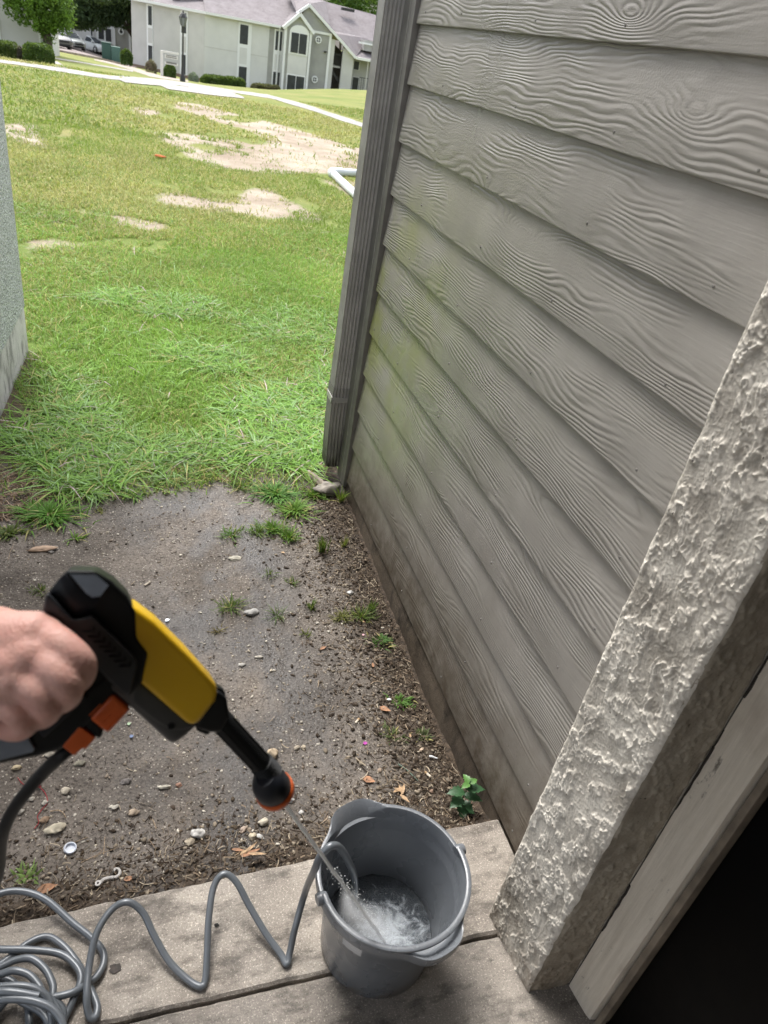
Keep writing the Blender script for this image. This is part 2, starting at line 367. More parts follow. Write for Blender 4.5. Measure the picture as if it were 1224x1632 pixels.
I = np.arange(nr*nc).reshape(nr, nc); F = np.stack([I[:-1, :-1], I[:-1, 1:], I[1:, 1:], I[1:, :-1]], -1).reshape(-1, 4)
# lower the sheet below the slab and the near dirt bed
Z2 = ZZ.copy(); m_ = (YY < 2.9) & (XX > -1.6) & (XX < 3); Z2[m_] -= .03; Z2[YY < .9] = -.25
lawn = npmesh('lawn', np.stack([XX, YY, Z2], -1).reshape(-1, 3), F4=F, m=M_ground, smooth=True, attrs={'bare': np.clip(bare*1.3, 0, 1).ravel()})
props(lawn, 'sloping lawn with worn bare patches', None, None, 'structure')
# near dirt bed, finely modelled
dx = np.arange(-1.3, .90, .0105); dy = np.arange(.90, 3.25, .0105); DY, DX = np.meshgrid(dy, dx, indexing='ij')
DZ = gz(DX, DY)
ext = np.clip(np.minimum(np.minimum(DX+1.3, 9), np.minimum(3.25-DY, 9))/.12, 0, 1)
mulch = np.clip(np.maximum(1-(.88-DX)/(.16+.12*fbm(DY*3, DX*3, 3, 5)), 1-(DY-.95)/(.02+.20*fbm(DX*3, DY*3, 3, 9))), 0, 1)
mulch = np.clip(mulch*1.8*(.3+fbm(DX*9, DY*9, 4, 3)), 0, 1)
rel = (fbm(DX*5, DY*5, 3, 2)-.5)*.022+(fbm(DX*30, DY*30, 3, 4)-.5)*.010+(RNG.random(DX.shape)-.5)*.0012
rel = rel+mulch*(fbm(DX*45, DY*45, 2, 8)-.5)*.018
DZ = DZ+rel*ext-(1-ext)*.05
wet = np.exp(-((DX-.28)/.30)**2)*1.2; wet = np.clip(wet*np.clip((2.9-DY)/.3, 0, 1), 0, 1)
nry, ncx = DX.shape; I = np.arange(nry*ncx).reshape(nry, ncx); F = np.stack([I[:-1, :-1], I[:-1, 1:], I[1:, 1:], I[1:, :-1]], -1).reshape(-1, 4)
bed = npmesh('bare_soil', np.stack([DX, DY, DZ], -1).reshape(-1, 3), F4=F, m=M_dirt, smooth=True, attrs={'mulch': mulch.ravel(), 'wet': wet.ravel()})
props(bed, 'bare damp soil between the slab and the lawn', None, None, 'structure')
def dirtz(x, y):
    i = min(max(int(round((y-.90)/.0105)), 0), nry-1); j = min(max(int(round((x+1.3)/.0105)), 0), ncx-1); return float(DZ[i, j])
def D(px, py):                          # pixel -> point on the soil
    p = T(px, py)
    for _ in range(3): p = G(px, py, dirtz(p.x, p.y))
    return p
# concrete slabs
def slab(name, x0, x1, y0, y1, m, skew=0, z=0.0, jag=.004):
    nx = int((x1-x0)/.02); vs = []; fs = []
    top = []; random.seed(int((y0+5)*1000))
    rows = [y0+.000, y0+.006]+list(np.linspace(y0+.03, y1-.03, 6))+[y1-.006, y1]
    for j, y in enumerate(rows):
        for i in range(nx+1):
            x = x0+(x1-x0)*i/nx; e = mnoise.noise(Vector((x*14, y*3, 1)))*jag+mnoise.noise(Vector((x*60, y*3, 7)))*jag*.5
            yy = y+(e if j in (0, 1) or j >= len(rows)-2 else 0)+skew*(x-.88)*((y-y0)/(y1-y0))
            zz = z-(.006 if j in (0, len(rows)-1) else 0)+mnoise.noise(Vector((x*4, y*4, 3)))*.0015
            vs.append((x, yy, zz))
    n = nx+1
    for j in range(len(rows)-1):
        for i in range(nx): fs.append((j*n+i, j*n+i+1, (j+1)*n+i+1, (j+1)*n+i))
    b = len(vs); L = (len(rows)-1)*n
    for i in range(nx+1): vs.append((vs[i][0], vs[i][1], z-.18))
    for i in range(nx+1): vs.append((vs[L+i][0], vs[L+i][1], z-.18))
    for i in range(nx): fs += [(b+i, b+i+1, i+1, i), (L+i, L+i+1, b+n+i+1, b+n+i)]
    mb = MB(); mb.add(vs, fs); o = mb.build(name, m, smooth=True); return props(o, None, None, None, 'structure')
slab('concrete_slab', -1.9, .875, .699, .972, M_slab, skew=.035)
slab('concrete_slab', -1.9, .93, -.30, .691, M_slab2, jag=.003)
slab('concrete_slab', -1.9, .93, -1.7, -.308, M_slab2)
slab('concrete_slab', -1.9, .93, -3.2, -1.708, M_slab2)
# ------------------------------------------------------------------ siding wall
sw = thing('siding_wall', 'grey-brown lap siding wall with embossed wood grain running along the right', 'wall', (.9, 1.7, 0))
zb = [.0133+.1707*k for k in range(0, 16)]
for k, z0 in enumerate(zb):
    mb = MB(); y0, y1 = .60, 2.652; x_f, x_b, x_t = .8745, .8885, .8895; n = 40
    z1 = z0+.1707+.02; prof = [(x_f+.0035, z0), (x_f+.0008, z0+.0012), (x_f, z0+.004), (x_t, z1), (x_t+.004, z1), (x_b+.001, z0+.006), (x_b-.001, z0)]
    vs = []; sag = random.uniform(-.0012, .0012)
    for i in range(n+1):
        y = y0+(y1-y0)*i/n; wv = mnoise.noise(Vector((y*1.3, k*3.1, 0)))*.0022+sag
        for x, z in prof: vs.append((x, y, z+wv))
    m = len(prof); fs = [(i*m+j, i*m+(j+1) % m, (i+1)*m+(j+1) % m, (i+1)*m+j) for i in range(n) for j in range(m)]
    fs += [tuple(range(m)), tuple(n*m+j for j in range(m))[::-1]]
    mb.add(vs, fs); mb.build('siding_board', M_sid, sw, smooth=True)
MB().box(.893, 1.05, .60, 2.69, -.2, 2.9).build('sheathing', M_trim, sw)
mb = MB(); n = 60; vs = []
for i in range(n+1):
    y = .75+(2.72-.75)*i/n
    for j, z in enumerate((-.28, -.10, -.03, .006, .0125)):
        vs.append((.879-(.004 if j < 3 else -.004)+mnoise.noise(Vector((y*9, z*20, 2)))*.008, y, z))
mb.add(vs, [(i*5+j, i*5+j+1, (i+1)*5+j+1, (i+1)*5+j) for i in range(n) for j in range(4)])
mb.build('foundation', M_foundD, sw, smooth=True)
MB().box(.864, 1.05, 2.654, 2.772, -.02, 2.9).build('corner_board', M_trim, sw, bevel=.003)
MB().box(.8628, .8645, 2.700, 2.706, -.02, 2.9).build('caulk_line', plain('old_caulk', (.35, .34, .31), .7, scale=60), sw)
# nail heads
mb = MB()
for k in range(11):
    for y in (.95, 1.38, 1.85, 2.30, 2.60):
        y += random.uniform(-.06, .06); z = zb[k]+.028+random.uniform(-.004, .006)
        mb.lathe([(.0001, .0012), (.0028, .0008), (.0032, -.001)], (.8755+.0006, y, z), (-1, 0, 0), 8)
o = mb.build('nail_heads', M_trim, sw); o['kind'] = 'stuff'
# downspout
dsp = thing('downspout', 'grey ribbed metal downspout fixed beyond the corner of the siding wall', 'downspout', (.84, 2.81, 0))
def spout_sec(cx, cy, hx, hy, flare=1):
    pts = []
    nrib = 5
    for i in range(nrib*4):
        t = i/(nrib*4); pts.append((cx-hx+2*hx*t, cy-hy+(.0035 if (i % 4) in (1, 2) else 0)))
    for i in range(nrib*4):
        t = i/(nrib*4); pts.append((cx+hx-(.0035 if (i % 4) in (1, 2) else 0), cy-hy+2*hy*t))
    for i in range(nrib*4):
        t = i/(nrib*4); pts.append((cx+hx-2*hx*t, cy+hy-(.0035 if (i % 4) in (1, 2) else 0)))
    for i in range(nrib*4):
        t = i/(nrib*4); pts.append((cx-hx+(.0035 if (i % 4) in (1, 2) else 0), cy+hy-2*hy*t))
    return pts
def spout(z0, z1, grow, dxb=0):
    mb = MB(); vs = []; zs = [z0, z0+.02]+[z0+(z1-z0)*t for t in (.3, .6, .9)]+[z1]
    for z in zs:
        b = dxb*max(0, (z0+.25-z)/.25)
        for x, y in spout_sec(.832+b, 2.815, .034+grow, .040+grow): vs.append((x, y, z))
    m = 80; fs = [(i*m+j, i*m+(j+1) % m, (i+1)*m+(j+1) % m, (i+1)*m+j) for i in range(len(zs)-1) for j in range(m)]
    return mb.add(vs, fs)
def m_spout2():
    k = N('stained_spout_end'); p = k.pos(); z = k.xyz(p)[2]
    st = k.noise(k.map(p, (40, 40, 6)), 1.5, 6, .7)
    f = k.math('MULTIPLY', k.rng(z, .22, .03), k.rng(st, .3, .6)); base = k.mix(k.noise(k.map(p, (30, 30, 2)), 1, 5), (.30, .29, .27), (.42, .41, .385))
    return k.out(k.mix(f, base, (.02, .015, .01)), .45)
M_sp2 = m_spout2()
spout(.30, 2.9, .0, 0).build('upper_pipe', M_spout, dsp)
o = spout(.015, .40, .003, .012).build('lower_pipe', M_sp2, dsp)
mb = MB(); mb.box(.792, .872, 2.769, 2.772, .335, .36).box(.792, .795, 2.769, 2.861, .335, .36).box(.792, .873, 2.858, 2.861, .335, .36); mb.build('strap', M_spout, dsp)
mb = MB().box(.792, .872, 2.769, 2.772, 1.9, 1.925).box(.792, .795, 2.769, 2.861, 1.9, 1.925); mb.build('strap', M_spout, dsp)
MB().lathe([(.0001, .002), (.003, .0015), (.004, 0)], (.8, 2.7685, .347), (0, -1, 0), 8).build('screw', M_sp2, dsp)
# splash stone under the spout
def stone_mesh(r, sq=(1, 1, .6), seed=0, sub=2, rough=.28):
    bm = bmesh.new(); bmesh.ops.create_icosphere(bm, subdivisions=sub, radius=1)
    for v in bm.verts:
        n = mnoise.noise(v.co*1.3+Vector((seed*7.1, 0, 0)))*rough+mnoise.noise(v.co*3.1+Vector((0, seed*3.3, 0)))*rough*.4
        v.co = v.co*(1+n*1.6); v.co = Vector((v.co.x*sq[0], v.co.y*sq[1], v.co.z*sq[2]))*r
    return bm
def stone(name, px, py, r, sq, c, label, cat='stone', seed=0, rz=0, group=None, sink=.35, rough=.28, m=None):
    p = D(px, py); bm = stone_mesh(r, sq, seed, 3, rough); me = bpy.data.meshes.new(name); bm.to_mesh(me); bm.free(); me.shade_smooth()
    a = me.color_attributes.new('col', 'FLOAT_COLOR', 'POINT')
    for i, v in enumerate(me.vertices):
        t = .8+.5*mnoise.noise(v.co*900*r+v.co*120); a.data[i].color = (c[0]*t, c[1]*t, c[2]*t, 1)
    me.materials.append(m or M_stone); o = bpy.data.objects.new(name, me); COL.objects.link(o)
    o.location = p+Vector((0, 0, r*sq[2]*(1-sink))); o.rotation_euler = (random.uniform(-.1, .1), random.uniform(-.1, .1), rz); return props(o, label, cat, group)
# ------------------------------------------------------------------ stucco end wall and door frame
post = thing('stucco_wall_end', 'cream stucco wall end with heavy trowelled texture beside the dark doorway', 'wall', (.81, .66, 0))
def sheet(name, p0, p1, z0, z1, step, nrm, amp, par, m, seed=0, edge=True, z_taper=True):
    p0 = Vector(p0); p1 = Vector(p1); L = (p1-p0).length; nx = max(2, int(L/step)); nz = int((z1-z0)/step)
    S, Zg = np.meshgrid(np.linspace(0, 1, nx+1), np.linspace(z0, z1, nz+1)); s = S*L
    wx = s*84+fbm(s*22, Zg*22, 3, seed+1)*3.4; wz = Zg*66+fbm(s*22+9, Zg*22, 3, seed+2)*3.4+s*60
    n1 = np.abs(vnoise(wx*.9, wz*.75, seed)-.5)*2; n2 = np.abs(vnoise(wx*2.0+7, wz*1.6, seed+4)-.5)*2
    ridge = np.clip(1-n1*5, 0, 1)*.7+np.clip(1-n2*4, 0, 1)*.6
    pl = fbm(s*48+Zg*12, Zg*30-s*20, 3, seed+7); plate = np.clip((pl-.46)*9, 0, 1)
    h = ridge*(.3+.7*plate)+plate*.34+fbm(s*190, Zg*190, 2, seed+9)*.30*(.3+.7*plate)
    cav = 1-np.clip(h*1.3, 0, 1); H = h*amp
    e = np.minimum(s, L-s); H = H*np.clip(.35+e/.012, 0, 1) if edge else H
    if edge: H = H-np.exp(-e/.003)*.0035
    nv = Vector(nrm); X = p0.x+(p1.x-p0.x)*S+nv.x*H; Y = p0.y+(p1.y-p0.y)*S+nv.y*H
    if edge:
        wob = (fbm(Zg*30, Zg*0+seed, 3, 5)-.5)*.006*(np.exp(-e/.01)); t = (p1-p0).normalized(); sg = np.where(s < L/2, 1, -1)
        X = X+t.x*wob*sg; Y = Y+t.y*wob*sg
    I = np.arange((nx+1)*(nz+1)).reshape(nz+1, nx+1); F = np.stack([I[:-1, :-1], I[:-1, 1:], I[1:, 1:], I[1:, :-1]], -1).reshape(-1, 4)
    V = np.stack([X, Y, Zg], -1).reshape(-1, 3)-np.array(par.location)
    o = npmesh(name, V, F4=F, m=m, smooth=True, attrs={'cav': cav.ravel()}); o.parent = par; return o
FX0, FX1 = (.7520, .7440, 0), (.7665, .5680, 0)
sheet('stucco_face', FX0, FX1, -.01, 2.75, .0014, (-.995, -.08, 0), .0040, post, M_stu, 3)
MB().add([(.7545, .7425, -.02), (.7695, .5700, -.02), (.8700, .5640, -.02), (.90, .742, -.02), (.7545, .7425, 2.75), (.7695, .5700, 2.75), (.8700, .5640, 2.75), (.90, .742, 2.75)],
         [(3, 2, 1, 0), (4, 5, 6, 7), (0, 1, 5, 4), (1, 2, 6, 5), (2, 3, 7, 6), (3, 0, 4, 7)]).build('wall_core', M_stu, post)
M_ret = m_stucco('shaded_grimy_stucco', (.30, .262, .205), (.42, .375, .305))  # stucco with the return's shade put into a darker base colour
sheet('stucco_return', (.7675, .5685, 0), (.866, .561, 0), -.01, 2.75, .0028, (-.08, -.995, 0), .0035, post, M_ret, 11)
def m_casing():
    k = N('weathered_door_casing'); p = k.pos(); z = k.xyz(p)[2]
    g = k.noise(k.map(p, (60, 60, 3.5)), 1.5, 5, .65); base = k.mix(k.rng(g, .3, .7), (.66, .60, .51), (.50, .445, .365))
    dk = k.math('MULTIPLY', k.rng(k.noise(k.map(p, (30, 30, 9), (2, 2, 2)), 1.2, 6, .75), .62, .70), .8); base = k.mix(dk, base, (.05, .04, .03))
    base = k.mix(k.math('MULTIPLY', k.rng(k.noise(p, 5, 4), .55, .7), .5), base, (.27, .21, .16))
    k.bump(k.math('ADD', g, k.math('MULTIPLY', k.noise(p, 60, 4), .6)), .002, .8); return k.out(base, .7)
M_case = m_casing()
df = thing('door_frame', 'weathered off-white door casing beside the black doorway', 'door frame', (.88, .52, 0))
mb = MB(); n = 90; z0, z1 = -.012, 2.4; vs = []
sec = [(.8660, .5590), (.8695, .5300), (.8745, .4980), (.8780, .4890), (.905, .4830), (.93, .484), (.93, .5590)]
for i in range(n+1):
    z = z0+(z1-z0)*i/n
    for j, (x, y) in enumerate(sec):
        q = mnoise.noise(Vector((z*9, j*5., 0)))*.0016; vs.append((x+q, y+q, z))
m = len(sec); mb.add(vs, [(i*m+j, i*m+(j+1) % m, (i+1)*m+(j+1) % m, (i+1)*m+j) for i in range(n) for j in range(m)]); mb.build('casing', M_case, df, smooth=True)
M_jamb = plain('grey_brown_jamb_paint', (.17, .14, .105), .6, var=.25, scale=14)  # jamb colour darker and browner than the casing
MB().box(.884, .93, .4685, .4818, -.012, 2.4).build('jamb', M_jamb, df, bevel=.002)
mb = MB()       # dark weather seal in the crack between casing and stucco, lumpy with grime
for i in range(60):
    z = -.01+i*.04; 
    if mnoise.noise(Vector((z*5, 1, 1))) > .02: mb.tube([(.8655, .5588, z), (.8650+random.uniform(-.001, .001), .5575, z+.02), (.8655, .5588, z+.045)], random.uniform(.0006, .0026), 6)
mb.build('black_grime_seam', plain('black_grime', (.025, .02, .016), .9, scale=90), df)
M_black = plain('black_door_paint', (.0012, .0012, .0014), .5, var=.3, scale=20, spec=.06)
dr = thing('black_door', 'near-black door panel closed inside the doorway at lower right', 'door', (.93, .0, 0))
MB().box(.902, .95, -.50, .4680, .006, 2.35).build('door_panel', M_black, dr, bevel=.002)
MB().box(.896, .9018, -.50, .4670, .004, .03).build('door_sweep', M_black, dr)
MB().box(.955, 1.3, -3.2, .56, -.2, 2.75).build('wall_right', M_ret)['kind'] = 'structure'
# unseen patio ceiling and rear wall, added to shade the camera's covered recess
MB().box(-2.1, 1.3, -3.2, .96, 2.62, 2.80).build('ceiling', plain('patio_ceiling_paint', (.40, .38, .35), .8))['kind'] = 'structure'
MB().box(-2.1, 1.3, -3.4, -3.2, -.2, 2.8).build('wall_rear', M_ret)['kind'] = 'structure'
# ------------------------------------------------------------------ left building
lw = thing('stucco_building', 'pale rough-stucco building corner at the left edge of the passage', 'building', (-.60, 3.6, 0))
c0 = YP(39, 500, 4.14); zf = YP(38, 482, 4.14).z
dirx = Vector((-.052, -1, 0)).normalized()
cA = Vector((YP(30, 400, 4.14).x, 4.14, 0)); cB = cA+dirx*3.0
MB().add([(cA.x, cA.y, zf-.02), (cB.x, cB.y, zf-.02), (cB.x-3, cB.y, zf-.02), (cA.x-3, cA.y, zf-.02), (cA.x, cA.y, 3), (cB.x, cB.y, 3), (cB.x-3, cB.y, 3), (cA.x-3, cA.y, 3)],
         [(3, 2, 1, 0), (4, 5, 6, 7), (0, 1, 5, 4), (1, 2, 6, 5), (2, 3, 7, 6), (3, 0, 4, 7)]).build('stucco_wall', M_stuL, lw, bevel=.006)
fA = Vector((c0.x, 4.15, 0)); fB = fA+dirx*3.0
MB().add([(fA.x, fA.y, -.3), (fB.x, fB.y, -.3), (fB.x-3, fB.y, -.3), (fA.x-3, fA.y, -.3), (fA.x, fA.y, zf), (fB.x, fB.y, zf), (fB.x-3, fB.y, zf), (fA.x-3, fA.y, zf)],
         [(3, 2, 1, 0), (4, 5, 6, 7), (0, 1, 5, 4), (1, 2, 6, 5), (2, 3, 7, 6), (3, 0, 4, 7)]).build('foundation', M_found, lw, bevel=.006)
# ------------------------------------------------------------------ paths and asphalt
def strip(name, up, lo, m, lift, kind='structure', nsub=14):
    def rs(L, k):
        L = [np.array(p, float) for p in L]; d = [0]
        for a, b in zip(L[:-1], L[1:]): d.append(d[-1]+np.linalg.norm(b-a))
        t = np.linspace(0, d[-1], k); return np.stack([np.interp(t, d, [p[0] for p in L]), np.interp(t, d, [p[1] for p in L])], -1)
    k = nsub*8; A = rs(up, k); B = rs(lo, k); vs = []; rows = 26
    for a, b in zip(A, B):
        pa = T(*a); pb = T(*b)
        for r in range(rows):
            q = pa.lerp(pb, r/(rows-1)); z = float(gz(q.x, q.y))+float((fbm(np.array(q.x*.7+50), np.array(q.y*.7+50), 3)-.5)*.05*np.clip((q.y-3)/4, 0, 1)*np.clip((60-q.y)/30, 0, 1))
            vs.append((q.x, q.y, z+lift))
    mb = MB(); mb.add(vs, [(i*rows+j, i*rows+j+1, (i+1)*rows+j+1, (i+1)*rows+j) for i in range(k-1) for j in range(rows-1)])
    o = mb.build(name, m, smooth=True); o['kind'] = kind; return o
strip('sidewalk', [(-60, 88), (0, 94.5), (60, 103), (120, 112.5), (180, 121), (200, 122), (268, 127.5), (311, 134), (353, 140.5), (376, 144), (420, 150), (427, 150.7), (454, 158), (500, 170), (540, 183.5), (583, 197), (680, 230)],
      [(-60, 93), (0, 100), (60, 108.5), (120, 118), (180, 126.5), (200, 127), (260, 133), (300, 139), (350, 145), (374, 148), (420, 155), (430, 156.5), (454, 164), (500, 177), (540, 191), (583, 206), (680, 240)], M_path, .008)
strip('concrete_pad', [(189, 124), (235, 127), (300, 132), (356, 142), (389, 156)], [(189, 127), (200, 132), (256, 137), (268, 143), (330, 151), (389, 158)], M_path, .014, nsub=8)
strip('narrow_walk', [(87, 92), (140, 100.5), (203, 111), (212, 113)], [(87, 93.6), (140, 102.5), (203, 113), (212, 115)], M_path, .010)
M_bpath = m_concrete('brown_stained_walk', (.30, .25, .20), (.40, .34, .28), .1)
strip('brown_walk', [(150, 94), (180, 99), (212, 107), (240, 116), (262, 122), (300, 128)], [(150, 96), (180, 103), (212, 113), (240, 122.5), (262, 126), (300, 131)], M_bpath, .010)
strip('hedge_walk', [(84, 97), (90, 98), (96, 101)], [(84, 108), (98, 109), (109, 109.5)], M_path, .008, nsub=4)
def m_asph():
    k = N('asphalt'); p = k.pos(); k.bump(k.noise(p, 60, 4, .8), .004)
    return k.out(k.mix(k.rng(k.noise(p, .7, 6, .6), .3, .7), (.20, .165, .155), (.28, .235, .22)), .9)
strip('parking_road', [(60, 60), (84, 60), (140, 66), (212, 76), (240, 78)], [(60, 78), (86, 81), (160, 95), (200, 105), (216, 108)], m_asph(), .04)
# kerb
K = [T(*p) for p in ((60, 77.6), (86, 81), (120, 87.6), (160, 95), (200, 105))]
mb = MB()
for a, b in zip(K[:-1], K[1:]):
    d = (b-a).normalized(); q = Vector((-d.y, d.x, 0))*.08
    mb.add([a-q, a+q, b+q, b-q, a-q+Vector((0, 0, .14)), a+q+Vector((0, 0, .14)), b+q+Vector((0, 0, .14)), b-q+Vector((0, 0, .14))], [(3, 2, 1, 0), (4, 5, 6, 7), (0, 1, 5, 4), (1, 2, 6, 5), (2, 3, 7, 6), (3, 0, 4, 7)])
o = mb.build('kerb', M_bpath); o['kind'] = 'structure'
# ------------------------------------------------------------------ apartment building
M_pan = plain('pale_panel_wall', (.55, .545, .53), .8, var=.05, scale=.6)
M_panw = plain('white_panel_wall', (.66, .66, .655), .8, var=.04, scale=.6)
M_wtrim = plain('white_trim', (.80, .81, .82), .6, var=.03)
M_clap = plain('grey_clapboard', (.36, .36, .34), .7, var=.06, scale=1)
M_dark = plain('dark_window_screen', (.030, .034, .042), .35, var=.15, scale=3)
M_roof = m_shingle()
M_shadow = plain('dim_stairwell_wall', (.16, .145, .13), .85)  # wall colour darkened to stand in for stairwell shade
M_iron = plain('dark_iron', (.03, .03, .03), .5)
bld = thing('apartment_building', 'long two-storey apartment block with grey shingle roof, gabled bay and porthole windows beyond the lawn', 'building', (15, 80, -4))
YF = 80.0
def X_(px, py, y=YF): return YP(px, py, y).x
def Z_(px, py, y=YF): return YP(px, py, y).z
EZ = Z_(430, 38); LOW = -5.2
def B(name, x0, x1, y0, y1, z0, z1, m, par=bld): return MB().box(x0, x1, y0, y1, z0, z1).build(name, m, par)
xc = X_(326, 60); xa = YP(210, 40, 85).x; xe = X_(427, 90)
# wing 1 recedes to the left
MB().add([(xa, 85, LOW), (xc, 80, LOW), (xc, 88, LOW), (xa, 92, LOW), (xa, 85, EZ), (xc, 80, EZ), (xc, 88, EZ), (xa, 92, EZ)], [(3, 2, 1, 0), (4, 5, 6, 7), (0, 1, 5, 4), (1, 2, 6, 5), (2, 3, 7, 6), (3, 0, 4, 7)]).build('wall', M_pan, bld)
B('wall', xc+.002, xe, 80, 88, LOW, EZ, M_panw)
def onwing(px, py, off):               # point on the left wing's face, slightly proud
    r = ray(px, py); a = Vector((xa, 85, 0)); d = Vector((xc-xa, -5, 0)); n = Vector((d.y, -d.x, 0)).normalized(); n = n if n.y < 0 else -n
    a = a+n*off; t = (a.x*n.x+a.y*n.y)/(r[0]*n.x+r[1]*n.y); return Vector(r*t)+Vector((0, 0, EYE))
def winpanel(name, px0, py0, px1, py1, off, m, thick=.05, par=bld):
    a = onwing(px0, py0, off); b = onwing(px1, py1, off); q = Vector((b.x-a.x, b.y-a.y, 0)); n = Vector((q.y, -q.x, 0)).normalized(); n = n if n.y < 0 else -n
    z1, z0 = a.z, b.z; c = [Vector((a.x, a.y, z0)), Vector((b.x, b.y, z0)), Vector((b.x, b.y, z1)), Vector((a.x, a.y, z1))]
    return MB().prism(c, n*thick).build(name, m, par)
def window(box, panes, m_tr=M_wtrim, wing=False, y=YF, arch=False):
    if wing:
        w_ = winpanel('window_surround', *box, .03, m_tr)
        for p in panes: winpanel('pane', *p, .06, M_dark, .04, w_)
        return w_
    x0, z1, x1, z0 = X_(box[0], box[1], y), Z_(box[0], box[1], y), X_(box[2], box[3], y), Z_(box[2], box[3], y)
    w_ = B('window_surround', x0, x1, y-.06, y-.002, z0, z1, m_tr)
    for p in panes:
        MB().box(X_(p[0], p[1], y), X_(p[2], p[3], y), y-.075, y-.062, Z_(p[2], p[3], y), Z_(p[0], p[1], y)).build('pane', M_dark, w_)
    return w_
window((233.5, 6, 244, 102), [(236, 9, 242, 40.5), (236.3, 72, 242.8, 101)], wing=True)
window((287.5, 16.5, 298.5, 120.5), [(289.5, 20, 296.5, 53.5), (289.5, 86.5, 295.5, 119)], wing=True)
winpanel('infill_panel', 236, 44, 242.5, 69, .065, M_pan, .03); winpanel('infill_panel', 289.8, 57.5, 296, 84, .065, M_pan, .03)
window((380.5, 34, 396.5, 144), [(383, 38.5, 394.5, 71.5), (380.8, 105.3, 391.5, 142)])
B('infill_panel', X_(382, 75), X_(394, 75), YF-.075, YF-.062, Z_(382, 101), Z_(382, 75), M_panw)
zs = Z_(350, 78); B('band_line', xc, xe-.01, YF-.02, YF-.002, zs-.03, zs+.03, M_pan)
# clapboard section and bay
def clap(name, x0, x1, y0, y1, z0, z1, par=bld, step=.2):
    mb = MB(); z = z0
    while z < z1:
        t = min(z+step, z1); mb.add([(x0, y0-.03, z), (x1, y0-.03, z), (x1, y0, t), (x0, y0, t), (x0, y1, z), (x1, y1, z), (x1, y1, t), (x0, y1, t)], [(0, 1, 2, 3), (7, 6, 5, 4), (4, 5, 1, 0), (3, 2, 6, 7), (0, 3, 7, 4), (5, 6, 2, 1)]); z += step
    o = mb.build(name, M_clap, par); o['kind'] = 'stuff'; return o
xb0 = X_(453, 60, 79.2); xb1 = X_(496, 60, 79.2); xp1 = X_(527, 70); YB = 79.2
clap('clapboard', xe+.005, xb0, 80, 88, LOW, EZ)
window((438, 45.5, 450, 146), [(440, 49, 448, 81), (435.5, 114, 443.5, 150)])
MB().box(X_(438, 86), X_(446.5, 86), YF-.077, YF-.062, Z_(438, 111), Z_(438, 86)).build('infill_panel', M_panw, bld)
clap('clapboard', xb0+.1, xb1-.1, YB, 81, LOW, EZ)
clap('clapboard', xb1+.003, xp1, 80, 88, LOW, EZ)
for x in (xb0, xb1-.16): B('corner_post', x, x+.2, YB-.09, YB+.12, LOW, EZ, M_wtrim)
B('corner_post', xp1-.2, xp1+.02, 79.9, 80.2, LOW, EZ+.1, M_wtrim)
# bay gable
ap = YP(478, 22, YB-.1); xm = (xb0+xb1)/2
MB().prism([Vector((xb0, YB, EZ)), Vector((xb1, YB, EZ)), Vector((xm, YB, ap.z-.15))], (0, .05, 0)).build('bay_gable', M_clap, bld)
def bar3(name, a, b, w_, dp, m, par=bld):
    a = Vector(a); b = Vector(b); d = (b-a).normalized(); q = Vector((-d.z, 0, d.x))*w_/2
    return MB().prism([a-q, b-q, b+q, a+q], (0, dp, 0)).build(name, m, par)
bar3('gable_trim', (xb0-.2, YB-.2, EZ-.12), (xm, YB-.2, ap.z), .26, .3, M_wtrim); bar3('gable_trim', (xm, YB-.21, ap.z), (xb1+.2, YB-.21, EZ-.12), .26, .3, M_wtrim)
# bay windows
wx0, wz1, wx1, wz0 = X_(461.5, 50, YB), Z_(461.5, 50, YB), X_(489.5, 90, YB), Z_(489.5, 90, YB)
arc = [Vector((wx0, YB-.1, wz0)), Vector((wx1, YB-.1, wz0)), Vector((wx1, YB-.1, wz1))]+[Vector(((wx0+wx1)/2+(wx1-wx0)/2*math.cos(a), YB-.1, wz1+.62*math.sin(a))) for a in np.linspace(.15, math.pi-.15, 10)]+[Vector((wx0, YB-.1, wz1))]
w_ = MB().prism(arc, (0, .12, 0)).build('arched_window', M_wtrim, bld)
for a, b in ((.10, .48), (.52, .90)):
    MB().box(wx0+(wx1-wx0)*a, wx0+(wx1-wx0)*b, YB-.19, YB-.165, wz0+.12, wz1-.02).build('pane', M_dark, w_)
B('infill_panel', wx0, wx1, YB-.1, YB-.032, Z_(462, 117, YB), wz0-.002, M_panw)
w_ = B('window_surround', wx0, wx1, YB-.11, YB-.031, LOW, Z_(462, 117, YB)-.003, M_wtrim); zt = Z_(462, 117, YB)-.12
for a, b in ((.06, .48), (.52, .94)): MB().box(wx0+(wx1-wx0)*a, wx0+(wx1-wx0)*b, YB-.145, YB-.112, LOW+.3, zt).build('pane', M_dark, w_)
B('downpipe', xb0-.42, xb0-.30, 79.75, 79.88, LOW, EZ, M_wtrim)
# portholes
for (px, py) in ((507.5, 63.5), (501.5, 126.5)):
    c = YP(px, py, 79.9); w_ = MB().lathe([(.20, 0), (.20, -.06), (.30, -.06), (.30, .05)], (c.x, c.y, c.z), (0, 1, 0), 20).build('porthole', M_wtrim, bld)
    MB().lathe([(.0001, 0), (.205, 0)], (c.x, c.y-.01, c.z), (0, 1, 0), 20).build('pane', M_dark, w_); MB().box(c.x-.2, c.x+.2, c.y-.04, c.y-.012, c.z-.025, c.z+.025).box(c.x-.025, c.x+.025, c.y-.045, c.y-.041, c.z-.2, c.z+.2).build('muntin', M_wtrim, w_)
B('wall_lamp', X_(518, 83)-.1, X_(518, 83)+.1, 79.75, 79.95, Z_(518, 84), Z_(518, 81), M_iron)
